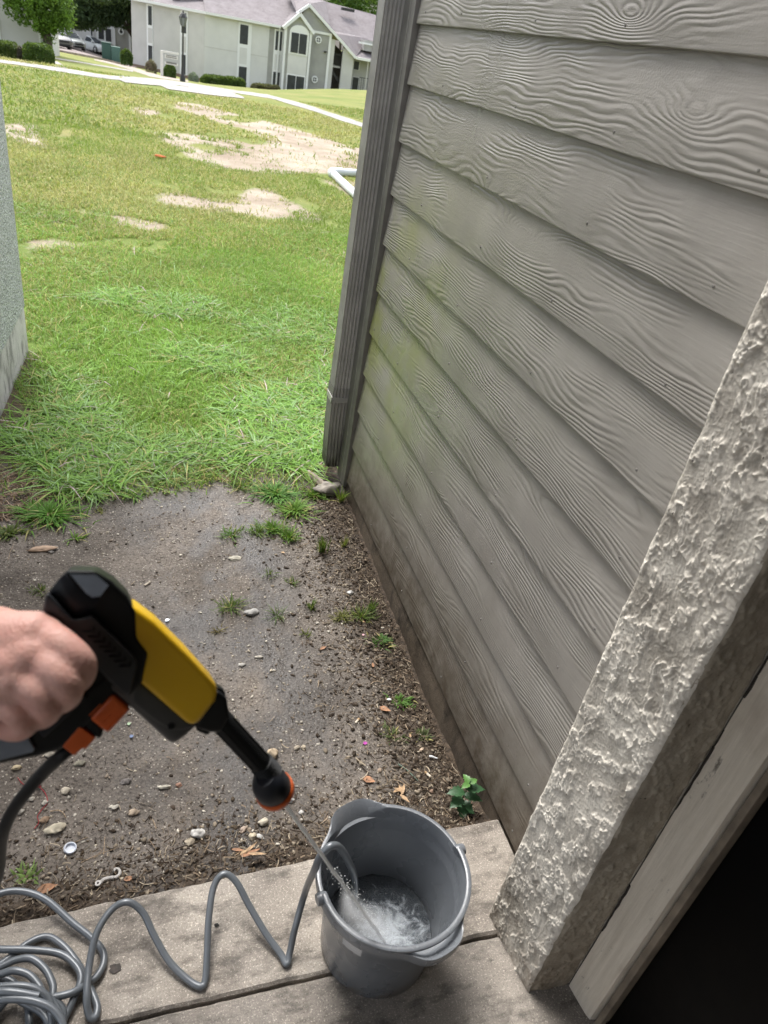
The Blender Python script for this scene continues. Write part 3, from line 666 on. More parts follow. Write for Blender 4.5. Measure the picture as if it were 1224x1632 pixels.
# big gable over the stair end
gp = YP(492, 8, 80); r1 = YP(528, 54.5, 79.9); r2 = YP(566, 92, 79.9); e4 = YP(640, 106, 79.9)
gl = YP(472, 22, 79.9)
MB().prism([Vector((xb0+1, 79.96, EZ)), Vector((xp1, 79.96, EZ)), Vector((xp1, 79.96, r1.z)), Vector((gp.x, 79.96, gp.z-.1)), Vector((xb0+1, 79.96, gl.z-.8))], (0, .06, 0)).build('main_gable', M_clap, bld)
bar3('gable_trim', (gl.x, 79.7, gl.z), (gp.x, 79.7, gp.z), .22, .3, M_wtrim); bar3('gable_trim', (gp.x, 79.69, gp.z), (r2.x, 79.69, r2.z), .22, .3, M_wtrim)
B('fascia', X_(498, 49), xp1, 79.86, 79.95, EZ-.05, EZ+.15, M_wtrim)
bar3('fascia', (r2.x, 79.68, r2.z), (e4.x, 79.68, e4.z), .22, .3, M_wtrim)
# stair opening, white wall, porch
MB().prism([Vector((xp1+.02, 84, LOW)), Vector((32, 84, LOW)), Vector((32, 84, r2.z)), Vector((r2.x, 84, r2.z)), Vector((xp1+.02, 84, r1.z))], (0, .1, 0)).build('stairwell_wall', M_shadow, bld)
xs0, xs1 = X_(545, 100), X_(563, 100)
def hz(x): return r1.z+(r2.z-r1.z)*(x-r1.x)/(r2.x-r1.x)-.08
B('jamb_wall', xp1+.03, X_(531, 100), 80, 80.4, LOW, hz(X_(531, 100)), M_pan)
MB().prism([Vector((xs0, 80.1, LOW)), Vector((xs1, 80.1, LOW)), Vector((xs1, 80.1, hz(xs1))), Vector((xs0, 80.1, hz(xs0)))], (0, .3, 0)).build('wall', M_pan, bld)
B('landing', X_(531, 100), xs0, 80.5, 83.9, Z_(535, 108), Z_(535, 105), M_pan)
mb = MB()
a = YP(528, 108, 80.6); b = YP(541, 128, 80.6); b2 = Vector((b.x, b.y, b.z))
mb.prism([a, b2, b2-Vector((0, 0, .35)), a-Vector((0, 0, .35))], (0, .12, 0)); mb.build('stair_stringer', M_iron, bld)
mb = MB()
for i in range(7):
    x = X_(532, 100)+(xs0-X_(532, 100))*i/6; mb.box(x-.02, x+.02, 80.45, 80.49, Z_(535, 105), Z_(535, 105)+.95)
mb.box(X_(532, 100), xs0, 80.44, 80.50, Z_(535, 105)+.95, Z_(535, 105)+1.0); mb.build('landing_railing', M_iron, bld)
B('porch_wall', xs1, 33, 82, 82.2, LOW, r2.z, M_pan)
for p in ((564.5, 97, 571, 111.5), (562.5, 122.5, 569, 146)):
    w_ = window((p[0]-1, p[1]-1, p[2]+1.5, p[3]+1), [(p[0], p[1], p[2], p[3])], y=82.0)
B('porch_post', X_(584.5, 110), X_(586, 110), 79.9, 80.1, LOW, e4.z, M_pan)
mb = MB(); zr = Z_(575, 124)
for i in range(16):
    x = X_(573, 124)+i*.22; mb.box(x-.015, x+.015, 79.98, 80.01, LOW, zr)
mb.box(X_(573, 124), X_(573, 124)+3.4, 79.96, 80.03, zr, zr+.05); mb.build('porch_railing', M_iron, bld)
# roof
RZ = Z_(555, 9, 88); yr = 88.0
mb = MB()
def quad(a, b, c, d): mb.add([a, b, c, d], [(0, 1, 2, 3)])
ov = .35
quad((xa-.3, 85-ov, EZ-.02), (xc+.05, 80-ov, EZ-.02), (xc+6, yr, RZ), (xa-.3, yr+4, RZ))
quad((xc, 80-ov, EZ-.02), (xb0+.3, 80-ov, EZ-.02), (xb0+.3, yr, RZ), (xc, yr, RZ))
quad((xb0+.3, 80-.3, EZ-.02), (xb0+1.4, 79.95, EZ+.5), (gp.x, yr, RZ), (xb0+.3, yr, RZ))
# gable cross roofs
quad((gl.x, 79.7, gl.z+.1), (gp.x, 79.7, gp.z+.1), (gp.x, yr, RZ+.01), (gl.x, 86, gl.z+1.8))
quad((gp.x, 79.7, gp.z+.1), (r1.x, 79.7, r1.z+.1), (r1.x+.9, yr, RZ), (gp.x, yr, RZ))
quad((r1.x, 79.7, r1.z+.1), (r2.x, 79.7, r2.z+.1), (r2.x+2.4, 84, r1.z+.25), (r1.x+.3, 84, r1.z+.35))
quad((r1.x+.1, 83.4, r1.z+.35), (36, 83.4, r1.z-.75), (36, yr, RZ-.9), (r1.x+.1, yr, RZ))
quad((r2.x, 79.7, r2.z+.1), (36, 79.7, e4.z-.3), (36, 84.5, r1.z-.8), (r2.x+2.2, 84.5, r1.z-.1))
quad((xb0-.2, YB-.35, EZ-.02), (xm, YB-.35, ap.z+.12), (xm, 83, ap.z+.12), (xb0-.2, 80.2, EZ+.05))
quad((xm, YB-.35, ap.z+.12), (xb1+.2, YB-.35, EZ-.02), (xb1+.2, 80.2, EZ), (xm, 83, ap.z+.12))
quad((xa-.3, yr+4, RZ), (xc+6, yr, RZ), (xc+6, yr+8, EZ), (xa-.3, yr+12, EZ)); quad((xc+6, yr, RZ), (36, yr, RZ-.9), (36, yr+8, EZ-.9), (xc+6, yr+8, EZ))
mb.build('roof', M_roof, bld)
bar3('ridge_trim', (YP(528, 50, 83.2).x, 83.2, YP(528, 50, 83.2).z), (YP(565, 57.5, 83.2).x, 83.2, YP(565, 57.5, 83.2).z), .10, .1, M_wtrim)
c = YP(554, 15.5, 86.2); B('roof_vent', c.x-.65, c.x+.65, 85.9, 86.4, c.z-.12, c.z+.12, M_iron)
dd0 = YP(572, 62, 81); dd1 = YP(600, 88, 81)
B('dormer_wall', dd0.x+.6, dd1.x-.2, 81, 84, dd1.z+.2, dd0.z, M_clap); B('dormer_trim', dd0.x, dd1.x, 80.8, 80.98, dd0.z-.35, dd0.z-.2, M_wtrim); B('dormer_post', dd1.x-.35, dd1.x-.1, 80.85, 80.99, dd1.z, dd0.z-.36, M_wtrim)
# gutters
MB().prism([Vector((xa-.3, 85-.5, EZ-.18)), Vector((xc, 80-.5, EZ-.18)), Vector((xc, 80-.5, EZ+.02)), Vector((xa-.3, 85-.5, EZ+.02))], (0, .15, 0)).build('gutter', M_wtrim, bld)
B('gutter', xc, xb0-.3, 79.5, 79.65, EZ-.18, EZ+.02, M_wtrim)
c = YP(331, 5, 84); mb = MB().prism([Vector((c.x-3.2, 84, c.z-.1)), Vector((c.x+.4, 84, c.z-.6)), Vector((c.x-.3, 84, c.z+.5)), Vector((c.x-3.2, 84, c.z+.9))], (0, 1.2, 0)); mb.build('roof_dormer', M_roof, bld)
bar3('dormer_trim', (c.x-.5, 83.3, c.z+.7), (c.x+.5, 83.3, c.z-.6), .16, .1, M_wtrim)
# lower kerb wall under wing: exposed brown footing
winpanel('footing', 211, 101, 325, 140, .04, plain('brown_footing', (.22, .16, .12), .9), .03)
# ------------------------------------------------------------------ building at far left and building behind the cars
b3 = thing('neighbour_building', 'plain pale wall end of a building behind the clipped hedges at far left', 'building', (-9, 46, -2))
xr = YP(69.5, 60, 46).x; B('wall', -26, xr, 46, 56, -4, 6, M_pan, b3); B('corner_trim', xr-.22, xr+.02, 45.9, 46.2, -4, 6, M_panw, b3)
B('window_trim', YP(-3, 60, 46).x, YP(1.5, 60, 46).x, 45.9, 45.99, YP(0, 64, 46).z, YP(0, 30, 46).z, M_wtrim, b3)
b4 = thing('parking_lot_building', 'pale building with paired white-framed windows and a porthole behind the parked cars', 'building', (-4, 100, -3))
Y4 = 100.0; B('wall', -22, 1.4, Y4, 110, -7, 7, M_panw, b4); B('clapboard_wall', X_(181.5, 60, Y4), 1.45, Y4-.1, Y4-.01, -7, 7, M_clap, b4)
for p in ((153, 39.5, 180, 70), (102, 37, 114, 52), (143.5, 43, 149, 58)):
    w_ = MB().box(X_(p[0], p[1], Y4), X_(p[2], p[3], Y4), Y4-.16, Y4-.11, Z_(p[2], p[3], Y4), Z_(p[0], p[1], Y4)).build('window_surround', M_wtrim, b4)
    if p[0] == 153:
        for q in ((156.6, 43.2, 166, 63), (168, 45, 177.5, 66.5)): MB().box(X_(q[0], q[1], Y4), X_(q[2], q[3], Y4), Y4-.20, Y4-.165, Z_(q[2], q[3], Y4), Z_(q[0], q[1], Y4)).build('pane', M_dark, w_)
    else: MB().box(X_(p[0]+1, p[1]+1, Y4), X_(p[2]-1.5, p[3]-1, Y4), Y4-.20, Y4-.165, Z_(p[2]-1.5, p[3]-1, Y4), Z_(p[0]+1, p[1]+1, Y4)).build('pane', M_dark, w_)
c = YP(193, 50.5, Y4-.2); w_ = MB().lathe([(.16, 0), (.16, -.06), (.30, -.06), (.30, .09)], c, (0, 1, 0), 18).build('porthole', M_wtrim, b4); MB().lathe([(.0001, 0), (.165, 0)], (c.x, c.y-.01, c.z), (0, 1, 0), 18).build('pane', M_dark, w_)
for px in (182, 207): B('corner_post', X_(px, 60, Y4)-.12, X_(px, 60, Y4)+.12, Y4-.25, Y4-.105, -7, 7, M_wtrim, b4)
# ------------------------------------------------------------------ cars
def make_car(name, label, loc, rz, paint, kind='sedan', group='cars parked in the lot beyond the lawn'):
    t = thing(name, label, 'car', (0, 0, 0), group)
    L, W = (4.7, 1.8)
    def loft(sections, m, nm):          # sections: (x, [(y,z)...]) mirrored half profile
        mb = MB(); vs = []; k = len(sections[0][1])
        for x, pr in sections:
            for (y, z) in pr: vs.append((x, -y, z))
            for (y, z) in pr[::-1]: vs.append((x, y, z))
        K2 = 2*k; fs = [(i*K2+j, i*K2+(j+1) % K2, (i+1)*K2+(j+1) % K2, (i+1)*K2+j) for i in range(len(sections)-1) for j in range(K2)]
        fs += [tuple(range(K2)), tuple((len(sections)-1)*K2+j for j in range(K2))[::-1]]
        return mb.add(vs, fs).build(nm, m, t, smooth=True)
    def s(x, w_, zt, zb): return (x, [(w_*.93, zb), (w_, zb+.12), (w_, (zb+zt)/2+.05), (w_*.94, zt-.04), (w_*.80, zt)])
    if kind == 'sedan': body = [s(-2.35, .72, .86, .36), s(-2.25, .84, .98, .24), s(-1.6, .90, 1.04, .2), s(-.6, .91, .98, .2), s(.8, .91, .96, .2), s(1.6, .89, .90, .2), s(2.15, .82, .78, .22), s(2.33, .66, .66, .34)]
    else: body = [s(-2.1, .78, .98, .36), s(-2.0, .86, 1.05, .24), s(-1, .90, 1.05, .2), s(.8, .90, 1.0, .2), s(1.5, .88, .95, .2), s(2.0, .80, .82, .22), s(2.15, .64, .68, .34)]
    b_ = loft(body, paint, 'body')
    loft([(-1.85, [(.78, .98), (.78, 1.0), (.76, 1.0), (.74, 1.0), (.7, 1.0)]), (-1.0, [(.80, .98), (.74, 1.15), (.68, 1.32), (.64, 1.37), (.5, 1.40)]), (.1, [(.80, .98), (.75, 1.2), (.68, 1.36), (.64, 1.42), (.5, 1.45)]), (.45, [(.80, .97), (.75, 1.15), (.68, 1.3), (.64, 1.36), (.5, 1.38)]), (1.25, [(.78, .93), (.78, .94), (.76, .95), (.74, .95), (.7, .96)])], M_cglass, 'cabin_glass')
    loft([(-1.05, [(.66, 1.34), (.66, 1.36), (.64, 1.39), (.6, 1.40), (.5, 1.415)]), (-.2, [(.69, 1.385), (.69, 1.41), (.66, 1.44), (.6, 1.46), (.5, 1.475)]), (.35, [(.67, 1.35), (.67, 1.37), (.64, 1.40), (.6, 1.42), (.5, 1.425)])], paint, 'roof')
    for sgn in (-1, 1):
        for (xa_, za, xb_, zb_) in ((1.22, .95, .40, 1.40), (-.35, .98, -.30, 1.43), (-1.80, .99, -.98, 1.38)):
            MB().tube([(xa_, sgn*.785, za), (xb_, sgn*.655, zb_)], .035, 6).build('pillar', paint, t)
    for x in (-1.42, 1.42):
        for sgn in (-1, 1):
            wl = MB().lathe([(.20, -.11), (.31, -.11), (.33, -.08), (.33, .08), (.31, .11), (.20, .11)], (x, sgn*.80, .33), (0, 1, 0), 20).build('tyre', M_tyre, t, smooth=True)
            MB().lathe([(.0001, sgn*.10), (.08, sgn*.10), (.19, sgn*.08), (.205, sgn*.105)], (x, sgn*.80, .33), (0, 1, 0), 16).build('rim', M_rim, wl, smooth=True)
            MB().lathe([(.36, -.015), (.40, 0), (.36, .015)], (x, sgn*.885, .34), (0, 1, 0), 20).build('wheel_arch', M_tyre, t)
    for sgn in (-1, 1):
        MB().add([(2.20, sgn*.45, .60), (2.06, sgn*.78, .64), (1.98, sgn*.80, .78), (2.12, sgn*.50, .72), (2.31, sgn*.45, .60), (2.16, sgn*.82, .64), (2.08, sgn*.84, .78), (2.24, sgn*.50, .73)], [(0, 1, 2, 3), (4, 5, 6, 7), (0, 1, 5, 4), (1, 2, 6, 5), (2, 3, 7, 6), (3, 0, 4, 7)]).build('headlight', M_lamp, t)
        MB().box(.95, 1.12, min(sgn*.88, sgn*1.04), max(sgn*.88, sgn*1.04), .98, 1.10).build('mirror', paint, t, bevel=.03)
        MB().box(-2.36, -2.2, min(sgn*.50, sgn*.8), max(sgn*.50, sgn*.8), .68, .84).build('tail_light', M_tail, t)
    MB().box(2.2, 2.36, -.42, .42, .50, .62).box(2.2, 2.345, -.5, .5, .28, .38).build('grille', M_tyre, t)
    t.location = loc; t.rotation_euler = (0, 0, rz); return t
M_cglass = plain('car_glass', (.05, .06, .07), .08, var=.02); M_tyre = plain('tyre_rubber', (.02, .02, .02), .8); M_rim = plain('rim_metal', (.4, .4, .4), .35, .6)
M_lamp = plain('headlight_lens', (.75, .77, .78), .15); M_tail = plain('tail_light_lens', (.25, .02, .02), .3)
def cpaint(n, c, met=0): 
    k = N(n); k.out(c, .28, met); k.set(k.b.inputs['Coat Weight'], .6); return k.m
g_cars = 'cars parked in the lot beyond the lawn'
def carat(px, py, *a, **kw): p = T(px, py); return p+Vector((0, 0, .04))
make_car('parked_car', 'silver grey car parked nearest the tree, left of the white sedan', carat(111, 77), math.radians(-62), cpaint('silver_paint', (.50, .53, .53), .35), 'hatch')
make_car('parked_car', 'white sedan parked between the silver car and the green utility box', carat(149, 83.5), math.radians(-50), cpaint('white_paint', (.78, .82, .82)))
make_car('parked_car', 'dark car seen half hidden behind the tree trunk at the left end of the row', carat(83, 74), math.radians(-62), cpaint('grey_paint', (.10, .10, .105), .3))
make_car('parked_car', 'dark maroon car half hidden behind the green utility box', carat(185, 93), math.radians(-115), cpaint('maroon_paint', (.07, .035, .03), .2))
make_car('parked_car', 'black car hidden almost wholly behind the pale building corner and round shrub', carat(212, 88), math.radians(-70), cpaint('black_paint', (.02, .02, .025)))
# utility box
p = T(178, 97.5); ub = thing('utility_box', 'dark green metal utility box on the grass in front of the parked cars', 'utility box', p)
M_ub = plain('green_box_paint', (.022, .075, .055), .5); hb = 1.3
MB().box(p.x-.78, p.x-.02, p.y-.4, p.y+.5, p.z-.3, p.z+hb).build('cabinet', M_ub, ub, bevel=.03); MB().box(p.x+.0, p.x+.75, p.y-.45, p.y+.45, p.z-.3, p.z+hb-.14).build('cabinet', plain('grey_green_box_paint', (.05, .12, .095), .5), ub, bevel=.03)
MB().box(p.x-.80, p.x+.0, p.y-.43, p.y+.52, p.z+hb+.002, p.z+hb+.06).build('lid', M_ub, ub)
# lamp post
p = T(291, 131); p = Vector((p.x, p.y, p.z)); p = YP(291, 131, 52); top = YP(293.5, 17.5, 52).z
lp = thing('lamp_post', 'black traditional lantern lamp post standing before the long pale wing', 'lamp post', (p.x, 52, float(gz(p.x, 52))))
zz = float(gz(p.x, 52)); MB().lathe([(.16, -.3), (.16, .25), (.10, .35), (.07, .9), (.05, 1.2), (.042, top-zz-.75), (.07, top-zz-.7)], (p.x, 52, zz), n=12).build('pole', M_iron, lp, smooth=True)
MB().lathe([(.08, 0), (.13, .03), (.20, .40), (.21, .42)], (p.x, 52, top-.75), n=6).build('lantern_glass', plain('lantern_glass', (.20, .22, .23), .2), lp)
MB().lathe([(.25, 0), (.22, .05), (.12, .20), (.05, .24), (.04, .33), (.001, .36)], (p.x, 52, top-.33), n=6).build('lantern_cap', M_iron, lp)
mb = MB()
for k in range(6):
    a = math.pi/3*k; mb.tube([(p.x+.13*math.cos(a), 52+.13*math.sin(a), top-.72), (p.x+.215*math.cos(a), 52+.215*math.sin(a), top-.32)], .014, 5)
mb.build('lantern_frame', M_iron, lp)
# sign board on two posts
sp_ = T(259, 124.5); sp_ = YP(258, 124, 62); zg = float(gz(sp_.x, 62))
sg = thing('sign_post', 'small white bracket sign post with two hanging boards beside a shrub', 'sign', (sp_.x, 62, zg))
ztop = YP(257.5, 80, 62).z; M_sgn = plain('white_sign_paint', (.70, .70, .69), .6)
MB().box(sp_.x-.09, sp_.x+.09, 61.9, 62.1, zg-.3, ztop).build('post', M_sgn, sg); MB().box(sp_.x+.1, sp_.x+1.15, 61.93, 62.07, ztop-.12, ztop).build('arm', M_sgn, sg)
for (a, b) in ((83, 89), (95, 98.5)):
    za, zb_ = YP(262, a, 62).z, YP(262, b, 62).z; x0_ = sp_.x+.2
    bd = MB().box(x0_, x0_+.88, 61.96, 62.04, zb_-.12, za-.12).build('board', M_sgn, sg)
    mb = MB()
    for q in range(2): mb.box(x0_+.08, x0_+.80, 61.945, 61.958, zb_-.06+q*(za-zb_)*.45, zb_-.01+q*(za-zb_)*.45)
    mb.build('faded_lettering', plain('faded_lettering', (.2, .2, .2), .8), bd)
# ------------------------------------------------------------------ foliage
def leaves(name, C, S, cols, size, par=None, droop=0.):
    n = len(C); a = RNG.normal(size=(n, 3)); a /= np.linalg.norm(a, axis=1)[:, None]; b = RNG.normal(size=(n, 3)); b -= (b*a).sum(1)[:, None]*a; b /= np.linalg.norm(b, axis=1)[:, None]
    s = size*(.6+.8*RNG.random((n, 1))); V = np.stack([C-a*s, C+b*s*.45, C+a*s, C-b*s*.45], 1).reshape(-1, 3)
    if par is not None: V = V-np.array(par.location)
    F = np.arange(n*4).reshape(n, 4); o = npmesh(name, V, F4=F, m=M_leafc, col=np.repeat(cols, 4, 0)); 
    if par is not None: o.parent = par
    return o
M_bark = plain('bark', (.07, .055, .042), .9, var=.3, scale=4)
def crown(name, blobs, n, size, c, par, shell=.55):
    Cs = []; w_ = np.array([b[3]*b[4]*b[5] for b in blobs])**.8; w_ = w_/w_.sum()
    for b, q in zip(blobs, w_):
        k = int(n*q); d = RNG.normal(size=(k, 3)); d /= np.linalg.norm(d, axis=1)[:, None]
        r = (shell+(1.05-shell)*RNG.random((k, 1))**.6); r = r*(1+.35*(fbm(d[:, 0:1]*2+b[0], d[:, 2:3]*2+d[:, 1:2]*1.5+b[1], 3, 3)-.5)*2)
        Cs.append(np.array(b[:3])+d*r*np.array(b[3:6]))
    C = np.concatenate(Cs); t = fbm(C[:, 0]*1.2/size*.12+C[:, 1], C[:, 2]*1.2/size*.12, 3, 5)
    keep = (fbm(C[:, 0]*.25/size+3, C[:, 2]*.25/size+C[:, 1]*.3, 2, 6) > .30); C = C[keep]; t = t[keep]
    col = np.array(c)[None]*(.55+.9*t[:, None])*(.8+.4*RNG.random((len(C), 1))); return leaves(name, C, None, col, size, par)
def tree(name, label, base, blobs, n, size, c, trunk_r, limbs):
    t = thing(name, label, 'tree', base); 
    b = Vector(base); mb = MB(); tops = [Vector(l) for l in limbs]; fork = b+Vector((0, 0, 1)).lerp(tops[0]-b, .35)*.9
    mb.tube(cr([b-Vector((0, 0, .5)), b+Vector((.03, 0, .6)), fork], 4), [trunk_r*(1.3-.5*i/8) for i in range(9)], 9)
    for q in tops: mb.tube(cr([fork-Vector((0, 0, .2)), fork.lerp(q, .5)+Vector((0, 0, .25)), q], 4), [trunk_r*(.65-.5*i/8) for i in range(9)], 6)
    mb.build('trunk', M_bark, t, smooth=True); crown('crown', blobs, n, size, c, t); return t
def bl(px, py, y, rx, rz, ry=None): c = YP(px, py, y); return (c.x, c.y, c.z, rx, ry or rx, rz)
# light green tree at far left (about 40 m), its twigs hanging before the pale wall
yt = 44; pb = YP(75, 72, yt); zt_ = float(gz(pb.x, yt))
tree('broadleaf_tree', 'bright green tree with drooping twigs in front of the pale wall at far left', (pb.x, yt, zt_),
     [bl(60, 5, yt, 1.42, 1.13), bl(78, 22, yt, 0.94, 0.87), bl(46, -8, yt, 1.33, 0.87), bl(86, 2, yt, 0.89, 1.05), bl(68, 30, yt, 0.62, 0.69), bl(75, 48, yt, 0.37, 0.65), bl(30, -10, yt, 0.89, 0.48), bl(10, -14, yt, 0.89, 0.48), bl(85, 35, yt, 0.49, 0.53), bl(3, 2, yt, 0.31, 0.26), bl(57, 38, yt, 0.18, 0.35), bl(31, 28, yt, 0.13, 0.30), bl(74, 62, yt, 0.26, 0.53)],
     17000, .07, (.12, .22, .035), .20, [(pb.x-.3, yt, zt_+4.5), (pb.x+.8, yt, zt_+4), (pb.x-1.5, yt, zt_+4.6)])
yo = 91; pb = YP(226, 60, yo+8)
tree('oak_tree', 'dark green spreading oak hanging over the parked cars', (pb.x, yo+5, float(gz(pb.x, yo+5))),
     [bl(120, 15, yo, 2.10, 1.40), bl(145, 8, yo, 2.52, 2.00), bl(170, 15, yo, 2.10, 1.40), bl(190, 8, yo, 1.99, 1.60), bl(110, 28, yo, 1.05, 0.75), bl(128, 33, yo, 1.37, 0.70), bl(178, 32, yo, 1.26, 0.60), bl(150, 28, yo, 1.37, 0.70), bl(203, 27, yo, 0.63, 1.00), bl(196, 38, yo, 0.53, 0.50), bl(160, -15, yo, 4.20, 1.40), bl(105, 0, yo, 1.26, 2.00)],
     26000, .15, (.050, .085, .040), .35, [(pb.x-3, yo+2, 3), (pb.x-5.5, yo+1, 3.2), (pb.x-2, yo+3, 4.5)])
yb_ = 112
for i, (px, py, rx, rz, lab) in enumerate(((530, -4, 2.6, 2.0, 'bright green treetop showing first above the roof ridge'), (556, 2, 2.4, 2.2, 'middle green treetop above the roof ridge'), (585, 2, 3.2, 2.8, 'large green treetop above the roof beside the downspout'), (620, 6, 3.4, 3, 'green treetop behind the roof, partly covered by the downspout'))):
    c = YP(px, py, yb_); tree('background_tree', lab, (c.x, yb_, -5.6), [(c.x, yb_, c.z, rx, rx, rz), (c.x+1.4, yb_, c.z-1.6, rx, rx, rz*.9), (c.x-1.2, yb_+1, c.z+1.2, rx*.7, rx*.7, rz*.7)], 5000, .17, (.085, .17, .03), .3, [(c.x-1, yb_, c.z), (c.x+1, yb_, c.z-.5)])
def hedge(name, label, p0, p1, h, wd, c, n, size=.06, cat='hedge', group=None, roundness=.5):
    p0 = Vector(p0); p1 = Vector(p1); t = thing(name, label, cat, (p0+p1)/2, group); d = (p1-p0); L = d.length; d.normalize(); q = Vector((-d.y, d.x, 0))
    u = RNG.random(n); th = RNG.random(n)*math.pi*1.0; e = roundness; cs = np.sign(np.cos(th))*np.abs(np.cos(th))**e; sn = np.abs(np.sin(th))**e
    endt = np.clip(np.minimum(u*L, (1-u)*L)/(h*.45), 0, 1)**.5
    rr = (.86+.2*RNG.random(n))*(1+.25*(fbm(u*L*3, th*2, 3, 4)-.5)); full = RNG.random(n) < .12; rr = np.where(full, rr*RNG.random(n), rr)
    X = p0.x+d.x*L*u+q.x*cs*wd/2*rr*endt; Y = p0.y+d.y*L*u+q.y*cs*wd/2*rr*endt; zb_ = p0.z+(p1.z-p0.z)*u; Z = zb_+sn*h*rr*(.55+.45*endt)
    C = np.stack([X, Y, Z], -1); tt = fbm(X*6, Z*6+Y*3, 3, 2); col = np.array(c)[None]*(.6+.8*tt[:, None])*(.8+.4*RNG.random((n, 1)))
    leaves('foliage', C, None, col, size, t)
    mb = MB()
    for k in range(max(2, int(L/.8))):
        b = p0.lerp(p1, (k+.5)/max(2, int(L/.8))); mb.tube([b-Vector((0, 0, .1)), b+Vector((.03, 0, h*.4)), b+Vector((-.05, .03, h*.7))], .02, 5)
    mb.build('stems', M_bark, t); return t
yh = 23.6
def HP_(px, py, y): c = YP(px, py, y); return Vector((c.x, y, float(gz(c.x, y))))
hedge('clipped_hedge', 'clipped green hedge at the far left edge, left of the bare twiggy shrub', HP_(-22, 90, yh+.2), HP_(31, 92, yh), .36, .6, (.065, .10, .025), 6000, .028)
hedge('clipped_hedge', 'round-cornered clipped green hedge with its right end by the path wedge', HP_(39, 95, yh), HP_(86, 102, yh-.2), .42, .7, (.065, .115, .025), 7000, .028)
hedge('twiggy_shrub', 'bare greyish twiggy shrub between the two clipped hedges', HP_(30, 92, yh+.1), HP_(43, 96, yh), .34, .5, (.13, .11, .095), 2600, .022, 'shrub')
def HB(px, py, y): c = YP(px, py, y); return Vector((c.x, y, c.z))
hedge('round_shrub', 'round dark green shrub at the left corner of the long apartment block', HB(193, 101, 64), HB(211, 105, 64), .95, 1.2, (.045, .085, .025), 2500, .09, 'shrub')
hedge('brown_shrub', 'leafless brown shrub under the slim left windows of the long wing', HB(232, 116, 68), HB(250, 119, 68), .9, 1.1, (.17, .13, .11), 1800, .06, 'shrub')
hedge('green_shrub', 'leaning green shrub growing right of the small white sign post', HB(261, 126, 64), HB(280, 128, 64), 1.05, 1.1, (.07, .12, .03), 2500, .08, 'shrub', roundness=.8)
hedge('grey_green_shrub', 'pale grey-green wispy shrub right of the lamp post foot', HB(300, 131, 68), HB(316, 134, 68), .7, .9, (.26, .30, .26), 1500, .06, 'shrub', roundness=.9)
hedge('long_hedge', 'long low green hedge against the white wall below the tall window strip', HB(319, 137, 73), HB(391, 144, 73), .85, 1.3, (.07, .115, .028), 7000, .09)
hedge('brown_hedge', 'low brownish hedge under the clapboard section left of the bay', HB(399, 146, 73), HB(446, 150, 73), .62, 1.1, (.115, .095, .065), 4500, .08)
# ------------------------------------------------------------------ white drain pipes on the lawn
wp = thing('white_pipe', 'white plastic pipes joined at an elbow lying on the lawn beside the downspout', 'pipe', T(525, 282))
M_pvc = plain('white_plastic_pipe', (.60, .63, .64), .35, var=.04, scale=3)
pe = T(527, 280); pa_ = T(580, 330); pb_ = T(640, 284); zo = Vector((0, 0, .05)); d1 = (pa_-pe).normalized(); d2 = (pb_-pe).normalized()
MB().tube([pe+d1*.14+zo, pa_+zo], .052, 16).build('pipe', M_pvc, wp, smooth=True); MB().tube([pe+d2*.14+zo, pb_+zo], .052, 16).build('pipe', M_pvc, wp, smooth=True)
MB().tube(cr([pe+d1*.2+zo, pe+d1*.06+zo, pe+d2*.06+zo, pe+d2*.2+zo], 5), .062, 16).build('elbow', M_pvc, wp, smooth=True)
p = T(255, 253); o = stone('fallen_leaf', 255, 253, .05, (1.3, 1, .35), (.45, .12, .03), 'orange-brown leaf lying alone on the middle of the lawn', 'leaf', 4); o.location = p+Vector((0, 0, .03))
# ------------------------------------------------------------------ grass
def und_at(X, Y): return (fbm(X*.7+50, Y*.7+50, 3)-.5)*.05*np.clip((Y-3)/4, 0, 1)*np.clip((60-Y)/30, 0, 1)
def blades(name, P, h, w_, lean, col, curl=.5, parent=None, label=None, kind='stuff', yaw=None):
    n = len(P); a = RNG.random(n)*2*math.pi if yaw is None else yaw
    dx_, dy_ = np.cos(a), np.sin(a); b = a+math.pi/2+RNG.normal(size=n)*.5; wx, wy = np.cos(b), np.sin(b)
    V = np.zeros((n, 7, 3)); ts = (0, .35, .7, 1.)
    for k, t in enumerate(ts):
        out = h*lean*(t**(1+curl)); up = h*(t*(1-.5*np.clip(lean, 0, 1.5)*t*t*curl))*np.sqrt(1/(1+lean**2*.35))
        cx = P[:, 0]+dx_*out; cy = P[:, 1]+dy_*out; cz = P[:, 2]+up-.004; hw = w_*(.8, 1., .7, 0)[k]/2
        if k < 3:
            V[:, 2*k] = np.stack([cx-wx*hw, cy-wy*hw, cz], -1); V[:, 2*k+1] = np.stack([cx+wx*hw, cy+wy*hw, cz], -1)
        else: V[:, 6] = np.stack([cx, cy, cz], -1)
    b0 = (np.arange(n)*7)[:, None]
    F4 = np.concatenate([b0+np.array([0, 1, 3, 2]), b0+np.array([2, 3, 5, 4])]); F3 = b0+np.array([4, 5, 6])
    V = V.reshape(-1, 3)
    if parent is not None: V = V-np.array(parent.location)
    o = npmesh(name, V, F4=F4, F3=F3, m=M_blade, col=np.repeat(col, 7, 0), smooth=True)
    if parent is not None: o.parent = parent
    if kind: o['kind'] = kind
    if label: o['label'] = label
    return o
def gcol(n, g, yf, X=None, Y=None, v=.25):
    c = np.array(g)[None]*(1-v+2*v*RNG.random((n, 1))); y = RNG.random((n, 1)) < yf[:, None] if hasattr(yf, '__len__') else RNG.random((n, 1)) < yf
    return np.where(y, np.array([(.40, .36, .14)])*(.7+.6*RNG.random((n, 1))), c)
